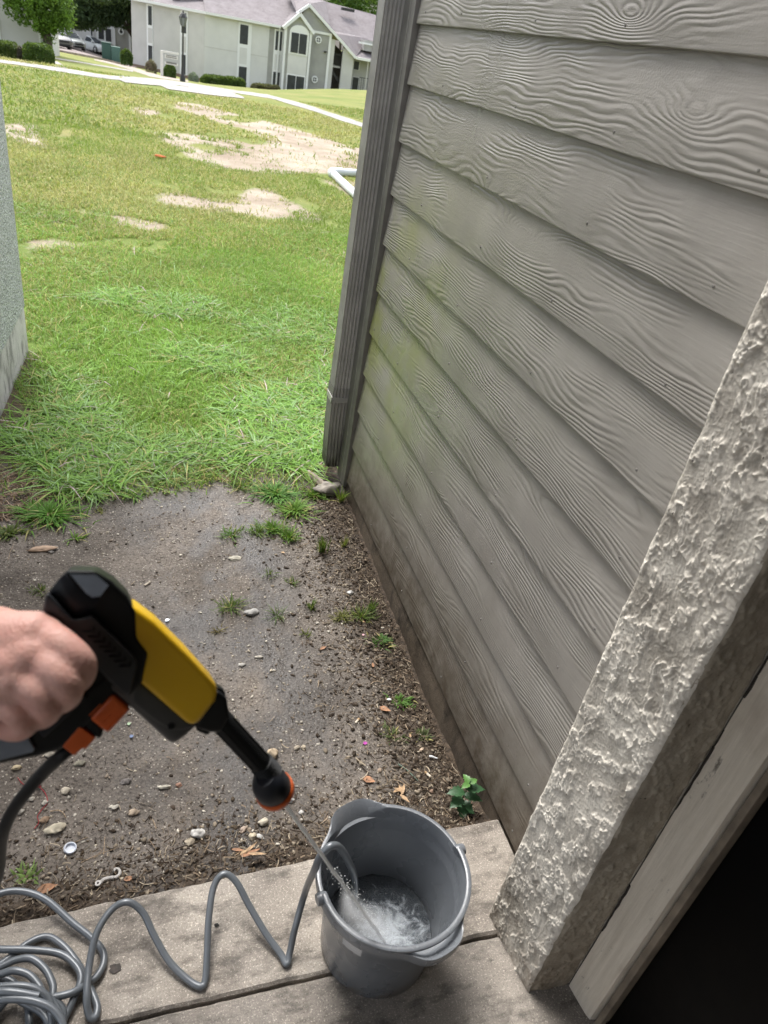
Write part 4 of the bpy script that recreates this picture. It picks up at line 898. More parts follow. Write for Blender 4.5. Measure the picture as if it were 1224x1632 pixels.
def scatter(n, y0, y1, pw=1.):
    Y = y0+(y1-y0)*RNG.random(n)**pw; X = (-.30+.68*RNG.random(n))*Y-.35*(Y < 6)*0
    Z = gz(X, Y)+und_at(X, Y); return X, Y, Z
def soft_bare(X, Y, Z):
    s = .055*Y; q = fbm(X*3.1, Y*2.3, 4, 12)
    return bare_at(X+(fbm(X*2.5, Y*2.5, 3, 21)-.5)*s*2.4, Y+(fbm(X*2.2, Y*2.2, 3, 31)-.5)*s*4, Z)
def lawn_layer(name, n, y0, y1, h, w_, g, yf, pw, label):
    X, Y, Z = scatter(n, y0, y1, pw)
    bare_ = soft_bare(X, Y, Z)*np.clip(.62+.8*fbm(X*4, Y*3, 3, 91), 0, 1); dens = .42+1.0*fbm(X*1.3, Y*1.1, 4, 41)
    thin = fbm(X*.8+9, Y*.8, 3, 51)
    px, py = pix(np.stack([X, Y, Z], -1)); 
    pathm = inpoly(px, py, [(-60, 88), (180, 120), (350, 139), (420, 149), (500, 168), (583, 195), (700, 235), (700, 250), (583, 208), (500, 180), (389, 160), (268, 146), (196, 134), (120, 120), (-60, 95)])
    inside = ((X > .76) & (Y < 2.95)) | (X < -.53-.06*(4.3-Y))*(Y < 4.2)
    keep = (RNG.random(n) > bare_*.97) & (RNG.random(n) < dens) & ~inside & ~pathm & ~((Y < 2.62))
    X, Y, Z = X[keep], Y[keep], Z[keep]; m = len(X)
    yel = np.clip(yf*(fbm(X*.9, Y*.5, 4, 61)*2.6-.55), 0, .95)
    tone = (.75+.5*fbm(X*2, Y*2, 3, 71))[:, None]
    col = gcol(m, g, yel)*tone
    hh = h*(.5+RNG.random(m))*(1+.0*Y); ww = w_*(.7+.6*RNG.random(m))
    return blades(name, np.stack([X, Y, Z], -1), hh, ww, .3+1.1*RNG.random(m), col, label=label)
lawn_layer('grass', 150000, 2.6, 7.5, .040, .0040, (.205, .355, .060), .40, .80, 'short fine grass nearest the bare soil')
lawn_layer('grass', 100000, 6.5, 13.0, .042, .0072, (.175, .255, .045), .9, .85, 'short yellowing grass of the middle lawn')
lawn_layer('grass', 70000, 12.5, 26.0, .055, .017, (.17, .235, .045), .85, .9, 'short grass of the far lawn')
# coarse wide-bladed weeds grass in drifts (pixel outlines of the drifts on the lawn)
DR = [([(340, 700), (370, 640), (430, 625), (520, 600), (545, 650), (530, 760), (480, 758), (420, 740)], 3600, 1.), ([(0, 700), (60, 650), (140, 655), (210, 690), (300, 720), (300, 745), (220, 760), (180, 790), (100, 800), (80, 770), (40, 735)], 3400, 1.),
      ([(120, 475), (200, 462), (340, 480), (350, 510), (230, 505)], 1500, .9), ([(350, 510), (450, 490), (550, 510), (548, 560), (420, 545)], 1900, .9), ([(250, 565), (290, 545), (390, 570), (395, 600), (300, 590)], 900, .9),
      ([(60, 600), (120, 590), (210, 640), (190, 680), (80, 660)], 900, .8), ([(300, 700), (420, 720), (400, 750), (320, 745)], 350, 1.1), ([(500, 560), (548, 560), (540, 640), (505, 640)], 500, .9)]
Ps = []; Hs = []
for poly, n, s in DR:
    xs_ = [p[0] for p in poly]; ys_ = [p[1] for p in poly]; q = RNG.random((n*3, 2)); qx = min(xs_)+(max(xs_)-min(xs_))*q[:, 0]; qy = min(ys_)+(max(ys_)-min(ys_))*q[:, 1]
    k = inpoly(qx, qy, poly) & (fbm(qx*.03, qy*.05, 3, 81) > .36); qx, qy = qx[k][:int(n*.72)], qy[k][:int(n*.72)]
    for a, b in zip(qx, qy):
        p = T(a, b) if False else G(a, b, -.05); Ps.append((p.x, p.y, float(gz(p.x, p.y)))); Hs.append(s)
X_m, Y_m, Z_m = scatter(13000, 2.75, 7.5, .9); bm_ = soft_bare(X_m, Y_m, Z_m); km = (RNG.random(len(X_m)) > bm_) & (fbm(X_m*1.6, Y_m*1.2, 4, 44)*1.5-.35 > RNG.random(len(X_m))) & ~((X_m < -.53-.06*(4.3-Y_m)) & (Y_m < 4.2))
Ps += list(zip(X_m[km], Y_m[km], Z_m[km])); Hs += list(.55+.35*RNG.random(km.sum()))
Ps = np.array(Ps); Hs = np.array(Hs); nb = len(Ps); k = ~((Ps[:, 0] > .77) & (Ps[:, 1] < 2.95)); Ps = Ps[k]; Hs = Hs[k]; nb = len(Ps)
c = gcol(nb, (.20, .375, .060), .12)*(.75+.5*fbm(Ps[:, 0]*5, Ps[:, 1]*5, 3, 7))[:, None]
blue = RNG.random((nb, 1)) < .25; c = np.where(blue, c*np.array([[1.35, 1.12, 3.0]]), c)
blades('coarse_grass', Ps, (.062+.055*RNG.random(nb))*Hs, .0042+.0042*RNG.random(nb), .9+1.6*RNG.random(nb), c, curl=.7, label='coarse wide-bladed grass in drifts over the near lawn')
# individual tufts on the soil
def tuft(px, py, r, n, h, label, g=(.11, .21, .035), wd=.0036, lean=(.3, 1.3), name='grass_tuft', group='grass tufts growing out of the bare soil'):
    b = D(px, py); t = thing(name, label, 'grass tuft', b, group)
    a = RNG.random(n)*2*math.pi; q = np.abs(RNG.normal(size=n))*r*.5
    P = np.stack([b.x+np.cos(a)*q*1.3, b.y+np.sin(a)*q, np.zeros(n)], -1); P[:, 2] = [dirtz(x, y)+.002 for x, y in P[:, :2]]
    L = lean[0]+(lean[1]-lean[0])*RNG.random(n)
    blades('blades', P, h*(.5+.7*RNG.random(n)), wd*(.7+.7*RNG.random(n)), L, gcol(n, g, .10), curl=.7, parent=t, kind=None, yaw=a+RNG.normal(size=n)*.6); return t
TU = [(78, 822, .085, 420, .05, 'wide bright green grass mat at left, above the flat tan stone', (.10, .24, .025), .006, (.8, 1.9)), (120, 858, .02, 26, .03, 'tiny green runner tip just below the wide mat at left', (.14, .25, .04), .006, (.8, 1.8)),
      (14, 850, .045, 120, .03, 'low olive weed patch at the very left edge', (.12, .17, .04), .006, (.8, 1.6)), (268, 768, .05, 130, .045, 'thin spreading tuft at the upper edge of the soil, left of middle', (.12, .22, .04), .0055, (.8, 1.9)), (322, 760, .04, 90, .04, 'sparse tuft at the upper edge of the soil, right of the thin spreading one', (.13, .22, .05), .005, (.8, 1.9)), (215, 790, .03, 60, .04, 'few creeping blades where the left green mat meets the soil', (.11, .21, .04), .0055, (.9, 2.)), (160, 816, .018, 26, .02, 'small yellowish sprout in the middle left of the soil', (.2, .22, .05), .004, (.5, 1.5)),
      (368, 968, .035, 100, .04, 'isolated dull green tuft left of the crumpled grey stone', (.09, .14, .03), .003, (.6, 1.6)), (441, 982, .02, 34, .035, 'sparse flattened tuft right of the crumpled grey stone', (.09, .13, .05), .0032, (.8, 1.8)),
      (497, 970, .014, 40, .04, 'short upright tuft between the crumpled stone and the wall', (.10, .17, .03), .003, (.2, .8)), (513, 880, .016, 90, .075, 'tall thin upright seedling cluster near the wall', (.08, .14, .035), .0028, (.05, .35)),
      (548, 872, .012, 34, .05, 'thin yellow-green sprouts beside the tall seedling cluster', (.15, .18, .04), .0025, (.1, .5)), (436, 845, .045, 200, .045, 'bright tuft in the middle of the sparse patch before the downspout', (.12, .24, .035), .0036, (.4, 1.2)),
      (460, 858, .035, 130, .045, 'bright tuft at the lower right end of the sparse patch', (.12, .24, .035), .0036, (.4, 1.2)), (370, 853, .045, 90, .03, 'low thin tuft left end of the sparse patch', (.10, .20, .035), .0036, (.6, 1.5)),
      (412, 850, .035, 70, .035, 'thin tuft between the low tuft and the bright tuft', (.12, .2, .04), .0034, (.5, 1.5)), (470, 815, .06, 260, .05, 'leafy tuft above the bright tuft, nearest the stones under the downspout', (.13, .25, .035), .005, (.6, 1.6)),
      (440, 790, .06, 240, .055, 'broad-bladed tuft spreading at the edge of the lawn', (.10, .23, .04), .0065, (.8, 1.9)), (500, 790, .04, 150, .04, 'fine bright tuft left of the splash stone', (.13, .25, .035), .004, (.5, 1.4)),
      (543, 800, .014, 36, .075, 'few tall yellow blades standing before the splash stone', (.22, .33, .05), .004, (.1, .7)), (385, 775, .04, 90, .04, 'thin tuft at the upper middle edge of the soil', (.11, .19, .035), .004, (.6, 1.6)),
      (575, 985, .035, 120, .045, 'olive tuft against the foot of the wall above the pink petal', (.10, .15, .04), .0032, (.3, 1.2)), (592, 975, .018, 46, .06, 'upright tuft touching the wall foot', (.09, .16, .035), .0034, (.1, .5)),
      (545, 985, .03, 70, .028, 'low yellowish tuft left of the olive tuft', (.17, .18, .05), .003, (.6, 1.4)), (487, 1012, .012, 22, .03, 'tiny sprout in the dark soil left of a curled leaf', (.12, .15, .03), .003, (.3, 1.)),
      (608, 1022, .035, 90, .022, 'low clover-like weed against the wall right of the pink petal', (.07, .15, .03), .006, (.7, 1.6)), (640, 1118, .035, 80, .022, 'low green weed beside the white scrap near the wall', (.10, .20, .04), .006, (.7, 1.5)),
      (623, 1172, .03, 60, .02, 'small dusty weed below the oval brown leaf', (.10, .13, .05), .005, (.6, 1.4)), (675, 1175, .022, 50, .02, 'small dusty weed right of the oval brown leaf', (.10, .13, .05), .005, (.6, 1.4)),
      (430, 915, .02, 26, .03, 'faint sprout in the wet soil under the sparse patch', (.10, .14, .04), .003, (.4, 1.4)), (466, 930, .018, 30, .03, 'faint sprout right of the wet patch', (.10, .15, .04), .003, (.4, 1.4)),
      (65, 942, .03, 60, .022, 'sparse mossy sprout behind the top of the spray gun', (.10, .14, .04), .003, (.5, 1.5)), (347, 1005, .018, 30, .016, 'reddish dry sprout below the isolated tuft', (.17, .13, .05), .003, (.6, 1.5)),
      (42, 1398, .02, 40, .02, 'small light green sprout by the slab edge above the hose', (.22, .32, .10), .006, (.5, 1.4)), (15, 605, .02, 26, .13, 'few tall dark green blades at the foot of the left building', (.05, .13, .03), .006, (.05, .4)),
      (340, 1562, .012, 30, .008, 'pale green mossy sprout in the slab joint by the hose loop', (.20, .27, .10), .003, (.6, 1.5))]
for px, py, r, n, h, lab, g, wd, ln in TU: tuft(px, py, r, n, h, lab, g, wd, ln)
# broad-leaved weed by the slab corner
b = D(735, 1292); t = thing('leafy_weed', 'dark green weed with toothed broad leaves by the wall and slab corner', 'weed', b)
def m_leaf(n, c):
    k = N(n); p = k.obj(); k.bump(k.noise(p, 90, 3), .001); return k.out(k.mix(k.noise(p, 60, 4), tuple(q*.7 for q in c), tuple(q*1.35 for q in c)), .42)
M_weed = m_leaf('weed_leaf', (.030, .085, .032)); M_weedl = m_leaf('young_weed_leaf', (.085, .20, .045))
def leafshape(c, d, L, W, m, par, lobes=True, droop=.25, name='leaf'):
    c = Vector(c); d = Vector(d).normalized(); s = d.cross(Vector((0, 0, 1))).normalized(); u = s.cross(d).normalized(); vs = []; k = 9
    for i in range(k+1):
        t = i/k; w_ = math.sin(math.pi*min(1, t*1.02)**.75)*W/2*(1+(.22 if (i % 2 and lobes) else -.12 if lobes else 0)); ctr = c+d*L*t-Vector((0, 0, 1))*L*droop*t*t
        vs += [ctr-s*w_+u*w_*.3, ctr, ctr+s*w_+u*w_*.3]
    return MB().add(vs, [(3*i+j, 3*i+j+1, 3*i+4+j, 3*i+3+j) for i in range(k) for j in (0, 1)]).build(name, m, par, smooth=True)
st = cr([b, b+Vector((-.004, .006, .06)), b+Vector((.006, .01, .115))], 5); MB().tube(st, .0016, 6).build('stem', M_weed, t)
for i, (hh, a, L, W, m) in enumerate(((.11, 100, .034, .020, M_weedl), (.112, 20, .030, .018, M_weedl), (.105, 200, .032, .018, M_weedl), (.085, -10, .055, .030, M_weed), (.08, 175, .055, .032, M_weed), (.062, -30, .055, .030, M_weed), (.055, 205, .055, .034, M_weed), (.035, -70, .045, .028, M_weed), (.03, 250, .05, .032, M_weed), (.10, 60, .03, .017, M_weedl), (.02, 320, .04, .028, M_weed))):
    a = math.radians(a); leafshape(st[min(int(hh/.115*10), 10)], (math.cos(a), math.sin(a), .25), L, W, m, t)
# ------------------------------------------------------------------ pebbles, mulch, twigs
def pebbles(name, n, rmin, rmax, region, cols, label, flat=.6, sink=.3):
    ico = bmesh.new(); bmesh.ops.create_icosphere(ico, subdivisions=1, radius=1); bv = np.array([v.co[:] for v in ico.verts]); bf = np.array([[v.index for v in f.verts] for f in ico.faces]); ico.free()
    X, Y = region(n); n = len(X); r = rmin*(rmax/rmin)**(RNG.random(n)**2.2)
    Z = np.array([dirtz(a, b) for a, b in zip(X, Y)]); jit = 1+.28*RNG.normal(size=(n, len(bv), 1)).clip(-1.5, 1.5)
    sc = np.stack([1+.6*RNG.random(n), .7+.4*RNG.random(n), flat*(.6+.6*RNG.random(n))], -1)[:, None]
    P = bv[None]*jit*sc*r[:, None, None]; a = RNG.random(n)*2*math.pi; c, s = np.cos(a)[:, None], np.sin(a)[:, None]
    V = np.stack([P[..., 0]*c-P[..., 1]*s+X[:, None], P[..., 0]*s+P[..., 1]*c+Y[:, None], P[..., 2]+(Z+r*flat*(1-sink*2))[:, None]], -1).reshape(-1, 3)
    F = (bf[None]+(np.arange(n)*len(bv))[:, None, None]).reshape(-1, 3)
    cc = np.array(cols)[RNG.integers(0, len(cols), n)]*(.65+.6*RNG.random((n, 1))); o = npmesh(name, V, F3=F, m=M_stone, col=np.repeat(cc, len(bv), 0)); return props(o, label, None, None, 'stuff')
def reg_all(n):
    X = -.95+1.80*RNG.random(n); Y = .99+1.85*RNG.random(n)**1.15; k = (X < .865) & (fbm(X*4, Y*4, 3, 15) > .34); return X[k], Y[k]
def reg_wall(n):
    X = .86-np.abs(RNG.normal(size=n))*.16; Y = 1.0+1.7*RNG.random(n); k = X > -.5; return X[k], Y[k]
def reg_slab(n):
    X = -.75+1.55*RNG.random(n); Y = .975+.035*(X-.88)+np.abs(RNG.normal(size=n))*.11-.006*RNG.random(n); return X, Y
pebbles('gravel', 9500, .0009, .0052, reg_all, [(.42, .37, .29), (.20, .165, .13), (.52, .48, .41), (.12, .10, .085), (.22, .18, .14), (.09, .075, .06)], 'small mixed gravel pressed into the bare soil')
pebbles('soil_crumbs', 6500, .0015, .007, reg_wall, [(.04, .028, .018), (.06, .045, .032), (.09, .068, .048), (.05, .035, .022), (.24, .20, .15)], 'dark soil crumbs and grit along the foot of the wall')
pebbles('soil_crumbs', 3500, .0015, .006, reg_slab, [(.04, .028, .018), (.07, .05, .035), (.10, .075, .05), (.05, .035, .022), (.24, .20, .15)], 'dark soil crumbs along the edge of the slab')
def litter(name, n, region, lmin, lmax, wd, cols, label):
    X, Y = region(n); n = len(X); Z = np.array([dirtz(a, b) for a, b in zip(X, Y)])+.002+.004*RNG.random(n); a = RNG.random(n)*2*math.pi; L = lmin*(lmax/lmin)**(RNG.random(n)**1.7); W = wd*(.6+.9*RNG.random(n))
    V = np.zeros((n, 8, 3)); bend = RNG.normal(size=n)*.25
    for k, t in enumerate((-.5, -.15, .2, .5)):
        cx = X+np.cos(a+bend*t)*L*t; cy = Y+np.sin(a+bend*t)*L*t; cz = Z+RNG.random(n)*.0025
        V[:, 2*k] = np.stack([cx-np.sin(a)*W, cy+np.cos(a)*W, cz-.0008], -1); V[:, 2*k+1] = np.stack([cx+np.sin(a)*W, cy-np.cos(a)*W, cz+.0010], -1)
    F = np.concatenate([(np.arange(n)*8)[:, None]+np.array([2*k, 2*k+1, 2*k+3, 2*k+2]) for k in range(3)])
    cc = np.array(cols)[RNG.integers(0, len(cols), n)]*(.6+.7*RNG.random((n, 1))); o = npmesh(name, V.reshape(-1, 3), F4=F, m=M_litter, col=np.repeat(cc, 8, 0)); return props(o, label, None, None, 'stuff')
SC_ = [(.15, .11, .075), (.26, .20, .14), (.08, .055, .038), (.05, .035, .024), (.36, .30, .22)]
litter('leaf_litter', 3000, reg_wall, .006, .040, .0009, SC_, 'fine dry stems and bark shreds along the wall')
litter('leaf_litter', 1700, reg_slab, .006, .035, .0009, SC_, 'fine dry stems and bark shreds along the slab')
litter('leaf_litter', 1300, reg_all, .005, .026, .0007, SC_, 'scattered fine dry stems on the bare soil')
litter('leaf_litter', 900, lambda n: ((lambda p: (np.array([q.x for q in p]), np.array([q.y for q in p])))([G(RNG.random()*105-20, 745+RNG.random()*85, -.05) for _ in range(n)])), .02, .10, .0013, [(.34, .25, .18), (.42, .32, .23), (.24, .16, .11)], 'dead grass stems at left below the near lawn')
litter('leaf_litter', 500, lambda n: ((lambda p: (np.array([q.x for q in p]), np.array([q.y for q in p])))([G(270+RNG.random()*130, 742+RNG.random()*26, -.05) for _ in range(n)])), .01, .05, .0013, [(.40, .29, .20), (.3, .2, .14)], 'dead grass stems at the lawn edge')
W1 = (.62, .58, .50); W2 = (.70, .69, .66)
for a in [(558, 946, .0115, (1, .8, .6), W2, 'white stone lying alone between the lawn and the wall foot', 1, .3), (375, 891, .020, (1.2, .75, .3), (.50, .47, .39), 'flat pale stone set in the upper middle of the soil', 2, .1),
          (401, 978, .020, (1.2, .75, .45), (.42, .41, .39), 'crumpled grey stone in the centre of the soil', 3, .4), (68, 876, .028, (1.5, .6, .25), (.50, .36, .26), 'flat tan stone below the green mat at left', 4, 0), (82, 881, .008, (1.2, .8, .6), (.33, .31, .29), 'small grey pebble touching the flat tan stone', 5, 0),
          (434, 1204, .0155, (1, .9, .8), (.52, .42, .30), 'tan stone just right of the nozzle tube', 6, .5), (473, 1193, .0085, (1, .8, .7), (.55, .48, .38), 'left small tan pebble of the pair right of the nozzle', 7, .5), (484, 1193, .0085, (.7, 1.1, .7), (.55, .47, .36), 'right small tan pebble of the pair right of the nozzle', 8, .1),
          (316, 1332, .0135, (1.3, .8, .8), (.72, .70, .66), 'large white stone near the slab edge', 9, -.2), (303, 1343, .0115, (1.1, .9, .5), (.50, .43, .33), 'flat tan stone touching the large white stone', 10, .2), (420, 1312, .0115, (1.1, .8, .8), (.66, .60, .48), 'cream stone above the pair by the leaf pile', 11, .3),
          (403, 1335, .010, (1, .9, .8), (.62, .54, .40), 'cream stone left of the white chip by the leaf pile', 12, .5), (414, 1335, .0085, (1.4, .6, .6), W2, 'white chip right of the cream stone by the leaf pile', 13, -.7), (388, 1324, .010, (1.2, .7, .7), (.58, .46, .37), 'pinkish tan stone left of the cream stones', 14, .6),
          (460, 1277, .0085, (1.5, .6, .7), W2, 'white chip under the orange nozzle ring', 15, -.2), (480, 1296, .006, (1, 1, .7), W2, 'small white chip left of the water jet', 16, 0), (261, 1256, .0095, (1.7, .55, .6), (.66, .62, .52), 'elongated cream stone in the middle of the soil', 17, -.1),
          (105, 1262, .010, (1.1, 1, .6), (.58, .52, .42), 'round cream stone right of the red thread', 18, 0), (88, 1322, .016, (1.5, .8, .4), (.58, .52, .40), 'broken cream stone cluster above the bottle cap', 19, .2), (50, 1275, .007, (1.1, .8, .7), W1, 'small cream pebble under the dark hose', 20, .1),
          (71, 1281, .007, (1, .9, .7), W1, 'small cream pebble inside the red thread loop', 21, .4), (33, 1295, .008, (1, .9, .7), W1, 'small cream pebble left of the red thread', 22, .4), (71, 1308, .009, (1.2, .9, .6), (.36, .25, .17), 'brown pebble under the red thread', 23, .4), (184, 1288, .009, (1, .8, .6), W1, 'white pebble in the middle of the dark soil', 24, .5),
          (213, 1296, .011, (1.2, .8, .5), (.46, .37, .28), 'dull tan stone right of the white pebble', 25, .2), (200, 1247, .011, (1.2, .8, .5), (.22, .20, .19), 'dark grey pebble above the dull tan stone', 26, .1), (285, 1252, .007, (1.1, .8, .6), (.42, .25, .18), 'reddish pebble right of the elongated cream stone', 27, 0),
          (126, 1218, .011, (1.3, .7, .4), (.30, .28, .22), 'flat grey-green stone below the orange connector', 28, 0), (413, 1048, .008, (1.6, .6, .5), W1, 'small flat white chip in the middle of the soil', 29, -.1), (385, 1060, .010, (1.2, .8, .3), (.5, .48, .44), 'flat whitish stone below the flat white chip', 30, 0),
          (80, 1204, .011, (1.2, .8, .6), (.55, .50, .42), 'cream stone under the spray gun base', 31, 0), (27, 1225, .009, (1.4, .7, .6), (.60, .50, .33), 'yellowish chip left of the dark hose', 32, 0), (672, 1197, .0085, (1, .7, .7), (.62, .48, .36), 'pinkish tan block near the wall', 33, .4), (605, 1229, .006, (1, 1, .7), (.42, .33, .25), 'small brown pebble behind the bucket', 34, 0),
          (687, 1262, .006, (1, 1, .7), (.35, .24, .18), 'small brown pebble left of the leafy weed', 35, 0), (506, 994, .007, (1, .8, .5), (.5, .46, .40), 'small pale pebble right of the wet patch', 36, 0), (524, 1008, .006, (1, 1, .7), W1, 'little white pebble near the olive tuft', 37, 0)]:
    stone('stone', a[0], a[1], a[2], a[3], a[4], a[5], 'stone', a[6], a[7])
o = stone('splash_stone', 528, 783, .05, (1.4, .8, .5), (.33, .30, .26), 'pale broken concrete lump under the end of the downspout', 'stone', 51, .2, None, .5, .5); 
p = D(505, 770); o = stone('splash_stone', 502, 768, .05, (.35, 1.4, .4), (.42, .36, .30), 'long tan stone left of the downspout foot', 'stone', 52, .4)
# dead leaves
M_dl = plain('dead_leaf', (.33, .17, .09), .7, var=.25, scale=80); M_dl2 = plain('tan_dead_leaf', (.45, .30, .17), .7, var=.25, scale=80); M_petal = plain('magenta_petal', (.38, .02, .30), .6); M_pinkp = plain('pink_petal', (.65, .36, .40), .6)
def flatleaf(name, px, py, L, W, ang, m, label, cat='leaf', lift=.004, group=None):
    b = D(px, py); t = thing(name, label, cat, b, group); a = math.radians(ang); d = Vector((math.cos(a), math.sin(a), .05)); leafshape(b-d*L/2+Vector((0, 0, lift)), d, L, W, m, t, False, -.05, 'blade'); 
    return t
flatleaf('dead_leaf', 613, 1132, .040, .020, -35, M_dl, 'oval brown leaf lying near the wall beside the white scrap'); flatleaf('dead_leaf', 515, 1034, .026, .012, 20, M_dl, 'curled brown leaf in the dark soil left of the wall'); flatleaf('dead_leaf', 577, 991, .028, .012, -50, M_dl2, 'tan leaf caught in the olive tuft')
flatleaf('dead_leaf', 594, 1061, .020, .009, 80, M_dl, 'reddish wood chip below the clover-like weed', 'wood chip'); flatleaf('dead_leaf', 451, 882, .018, .010, -30, M_dl2, 'small orange leaf under the sparse grass patch'); flatleaf('dead_leaf', 588, 1245, .036, .022, -30, M_dl, 'reddish brown leaf just above the bucket rim')
for k, (an, L) in enumerate(((200, .03), (150, .034), (100, .03), (60, .034), (-60, .036))): flatleaf('dead_leaf', 632+k*3, 1262+(k == 4)*16, L, .011, an, M_dl2, ['lowest-left', 'left', 'middle upright', 'right upright', 'lower right'][k]+' blade-like tan leaf in the cluster above the bucket', group='tan leaf cluster above the bucket', lift=.006+.002*k)
for k in range(6): flatleaf('dead_leaf', 380+k*6, 1357+(k % 3)*5, .035+.01*(k % 2), .008, (k*37) % 60-20, M_dl2 if k % 2 else M_dl, ['leftmost tan', 'second', 'third', 'fourth', 'fifth', 'rightmost long'][k]+' curled leaf in the small pile at the slab edge', group='leaf pile at the slab edge', lift=.006+.002*k)
flatleaf('dead_leaf', 75, 1418, .045, .022, 10, M_dl, 'reddish brown leaf by the slab edge above the hose'); flatleaf('dead_leaf', 206, 1402, .024, .012, 0, M_dl, 'brown leaf right of the white plastic hook'); flatleaf('dead_leaf', 655, 1172, .022, .012, 40, M_dl2, 'small tan leaf beside the dusty weed')
flatleaf('petal', 582, 1186, .014, .012, 0, M_petal, 'magenta petal on the dark soil', 'petal'); flatleaf('petal', 579, 1013, .010, .009, 30, M_pinkp, 'pale pink petal near the olive tuft', 'petal'); flatleaf('petal', 412, 1276, .009, .008, 30, plain('red_petal', (.5, .06, .04), .6), 'small red scrap left of the orange nozzle ring', 'scrap')
flatleaf('plastic_scrap', 620, 1116, .016, .009, -10, plain('white_plastic', (.72, .76, .76), .4), 'white plastic scrap beside the oval brown leaf', 'scrap'); flatleaf('plastic_scrap', 210, 1175, .012, .011, 20, plain('blue_scrap', (.12, .18, .34), .5), 'bluish scrap below the spray gun', 'scrap'); flatleaf('plastic_scrap', 206, 1155, .011, .010, 20, plain('green_scrap', (.35, .50, .30), .5), 'pale green scrap above the bluish one', 'scrap')
flatleaf('plastic_scrap', 267, 990, .016, .014, 20, plain('foil_scrap', (.50, .54, .58), .25, .2), 'round grey-blue scrap right of the yellow gun body', 'scrap')
# cigarette ends and sticks
M_butt = plain('cigarette_paper', (.62, .55, .45), .8); M_filter = plain('cigarette_filter', (.45, .30, .16), .8); M_twig = plain('dry_twig', (.32, .24, .16), .85, var=.3, scale=120); M_twigd = plain('dark_twig', (.06, .042, .03), .85)
def stick(name, px, py, L, r, ang, m, label, cat, m2=None, curve=0.):
    b = D(px, py)+Vector((0, 0, r+.002)); a = math.radians(ang); d = Vector((math.cos(a), math.sin(a), 0)); s = Vector((-d.y, d.x, 0)); t = thing(name, label, cat, b)
    if m2: MB().tube([b-d*L/2, b+d*L*.15], r, 9).build('paper', m, t, smooth=True); MB().tube([b+d*L*.152, b+d*L/2], r*1.01, 9).build('filter', m2, t, smooth=True)
    else:
        P = [b-d*L/2, b-d*L*.15+s*curve*L+Vector((0, 0, .002)), b+d*L*.2+s*curve*L*.9, b+d*L/2]; C_ = cr(P, 5); MB().tube(C_, [r*(1-.5*i/len(C_)) for i in range(len(C_))], 7).build('stem', m, t, smooth=True)
stick('cigarette_end', 235, 932, .026, .0035, 38, M_butt, 'pale cigarette end lying alone on the soil above the yellow gun body', 'cigarette end', M_butt); stick('cigarette_end', 569, 1151, .022, .0036, 45, M_butt, 'cigarette end left below the oval brown leaf', 'cigarette end', M_filter); stick('cigarette_end', 681, 1236, .022, .0036, 120, M_butt, 'greyish cigarette end left of the leafy weed', 'cigarette end', M_filter)
stick('plastic_scrap', 690, 1209, .024, .0036, -25, plain('white_plastic_bit', (.78, .80, .84), .3), 'bright white plastic bit next to the pinkish tan block', 'scrap')
for a in [(165, 1362, .10, .0011, 15, M_twig, 'thin straw lying left of the white plastic hook', .02), (166, 1295, .0, 0, 0, None, '', 0), (93, 1300, .045, .0016, -35, M_twig, 'curved pale stalk below the orange connector', .2), (166, 1353, .06, .0012, 88, M_twig, 'short upright-lying straw right of the bottle cap', 0), (215, 1378, .11, .0014, 8, M_twigd, 'dark twig lying along the soil edge above the slab', .05), (212, 1318, .02, .0014, -60, M_twigd, 'short black twig fragment in the middle of the soil', .1),
          (560, 1095, .06, .0011, 50, M_twig, 'thin straw left of the oval brown leaf', .04), (600, 1091, .045, .0016, 5, M_twig, 'pale bent twig above the white scrap', .2), (480, 1045, .022, .001, 10, M_twigd, 'tiny dark twig in the wet soil', .1), (650, 1232, .075, .0014, -58, plain('green_wire', (.14, .22, .17), .6), 'thin grey-green stalk above the bucket', .03), (640, 1250, .05, .0013, -40, M_twig, 'thin pale stalk beside the grey-green one', .05), (60, 860, .08, .0012, 80, M_twig, 'thin runner root hanging from the green mat at left', .12), (18, 880, .09, .0012, 86, M_twig, 'straight thin root below the olive weed at far left', .02), (120, 1345, .06, .0013, 22, M_twig, 'straw just below the bottle cap', .03), (400, 1300, .05, .001, 75, M_twig, 'thin straw left of the nozzle', .1), (270, 1210, .02, .001, -40, M_twig, 'tiny straw right of the orange connector', .1)]:
    if a[5]: stick('twig', *a[:6], a[6], 'twig', None, a[7])
# red thread
M_red = plain('red_thread', (.35, .03, .04), .7); pts = [D(*q)+Vector((0, 0, .003)) for q in ((28, 1240), (36, 1250), (50, 1258), (62, 1256), (72, 1265), (76, 1280), (68, 1290), (60, 1302), (62, 1312), (55, 1322))]
t = thing('red_thread', 'thin red thread curling on the soil beneath the dark hose', 'thread', pts[3]); MB().tube(cr(pts, 6), .0009, 5).build('strand', M_red, t); MB().tube(cr([pts[3]+Vector((.006*math.cos(q*2.3), .005*math.sin(q*1.9), .002+.001*q)) for q in range(12)], 4), .0009, 5).build('knot', M_red, t)
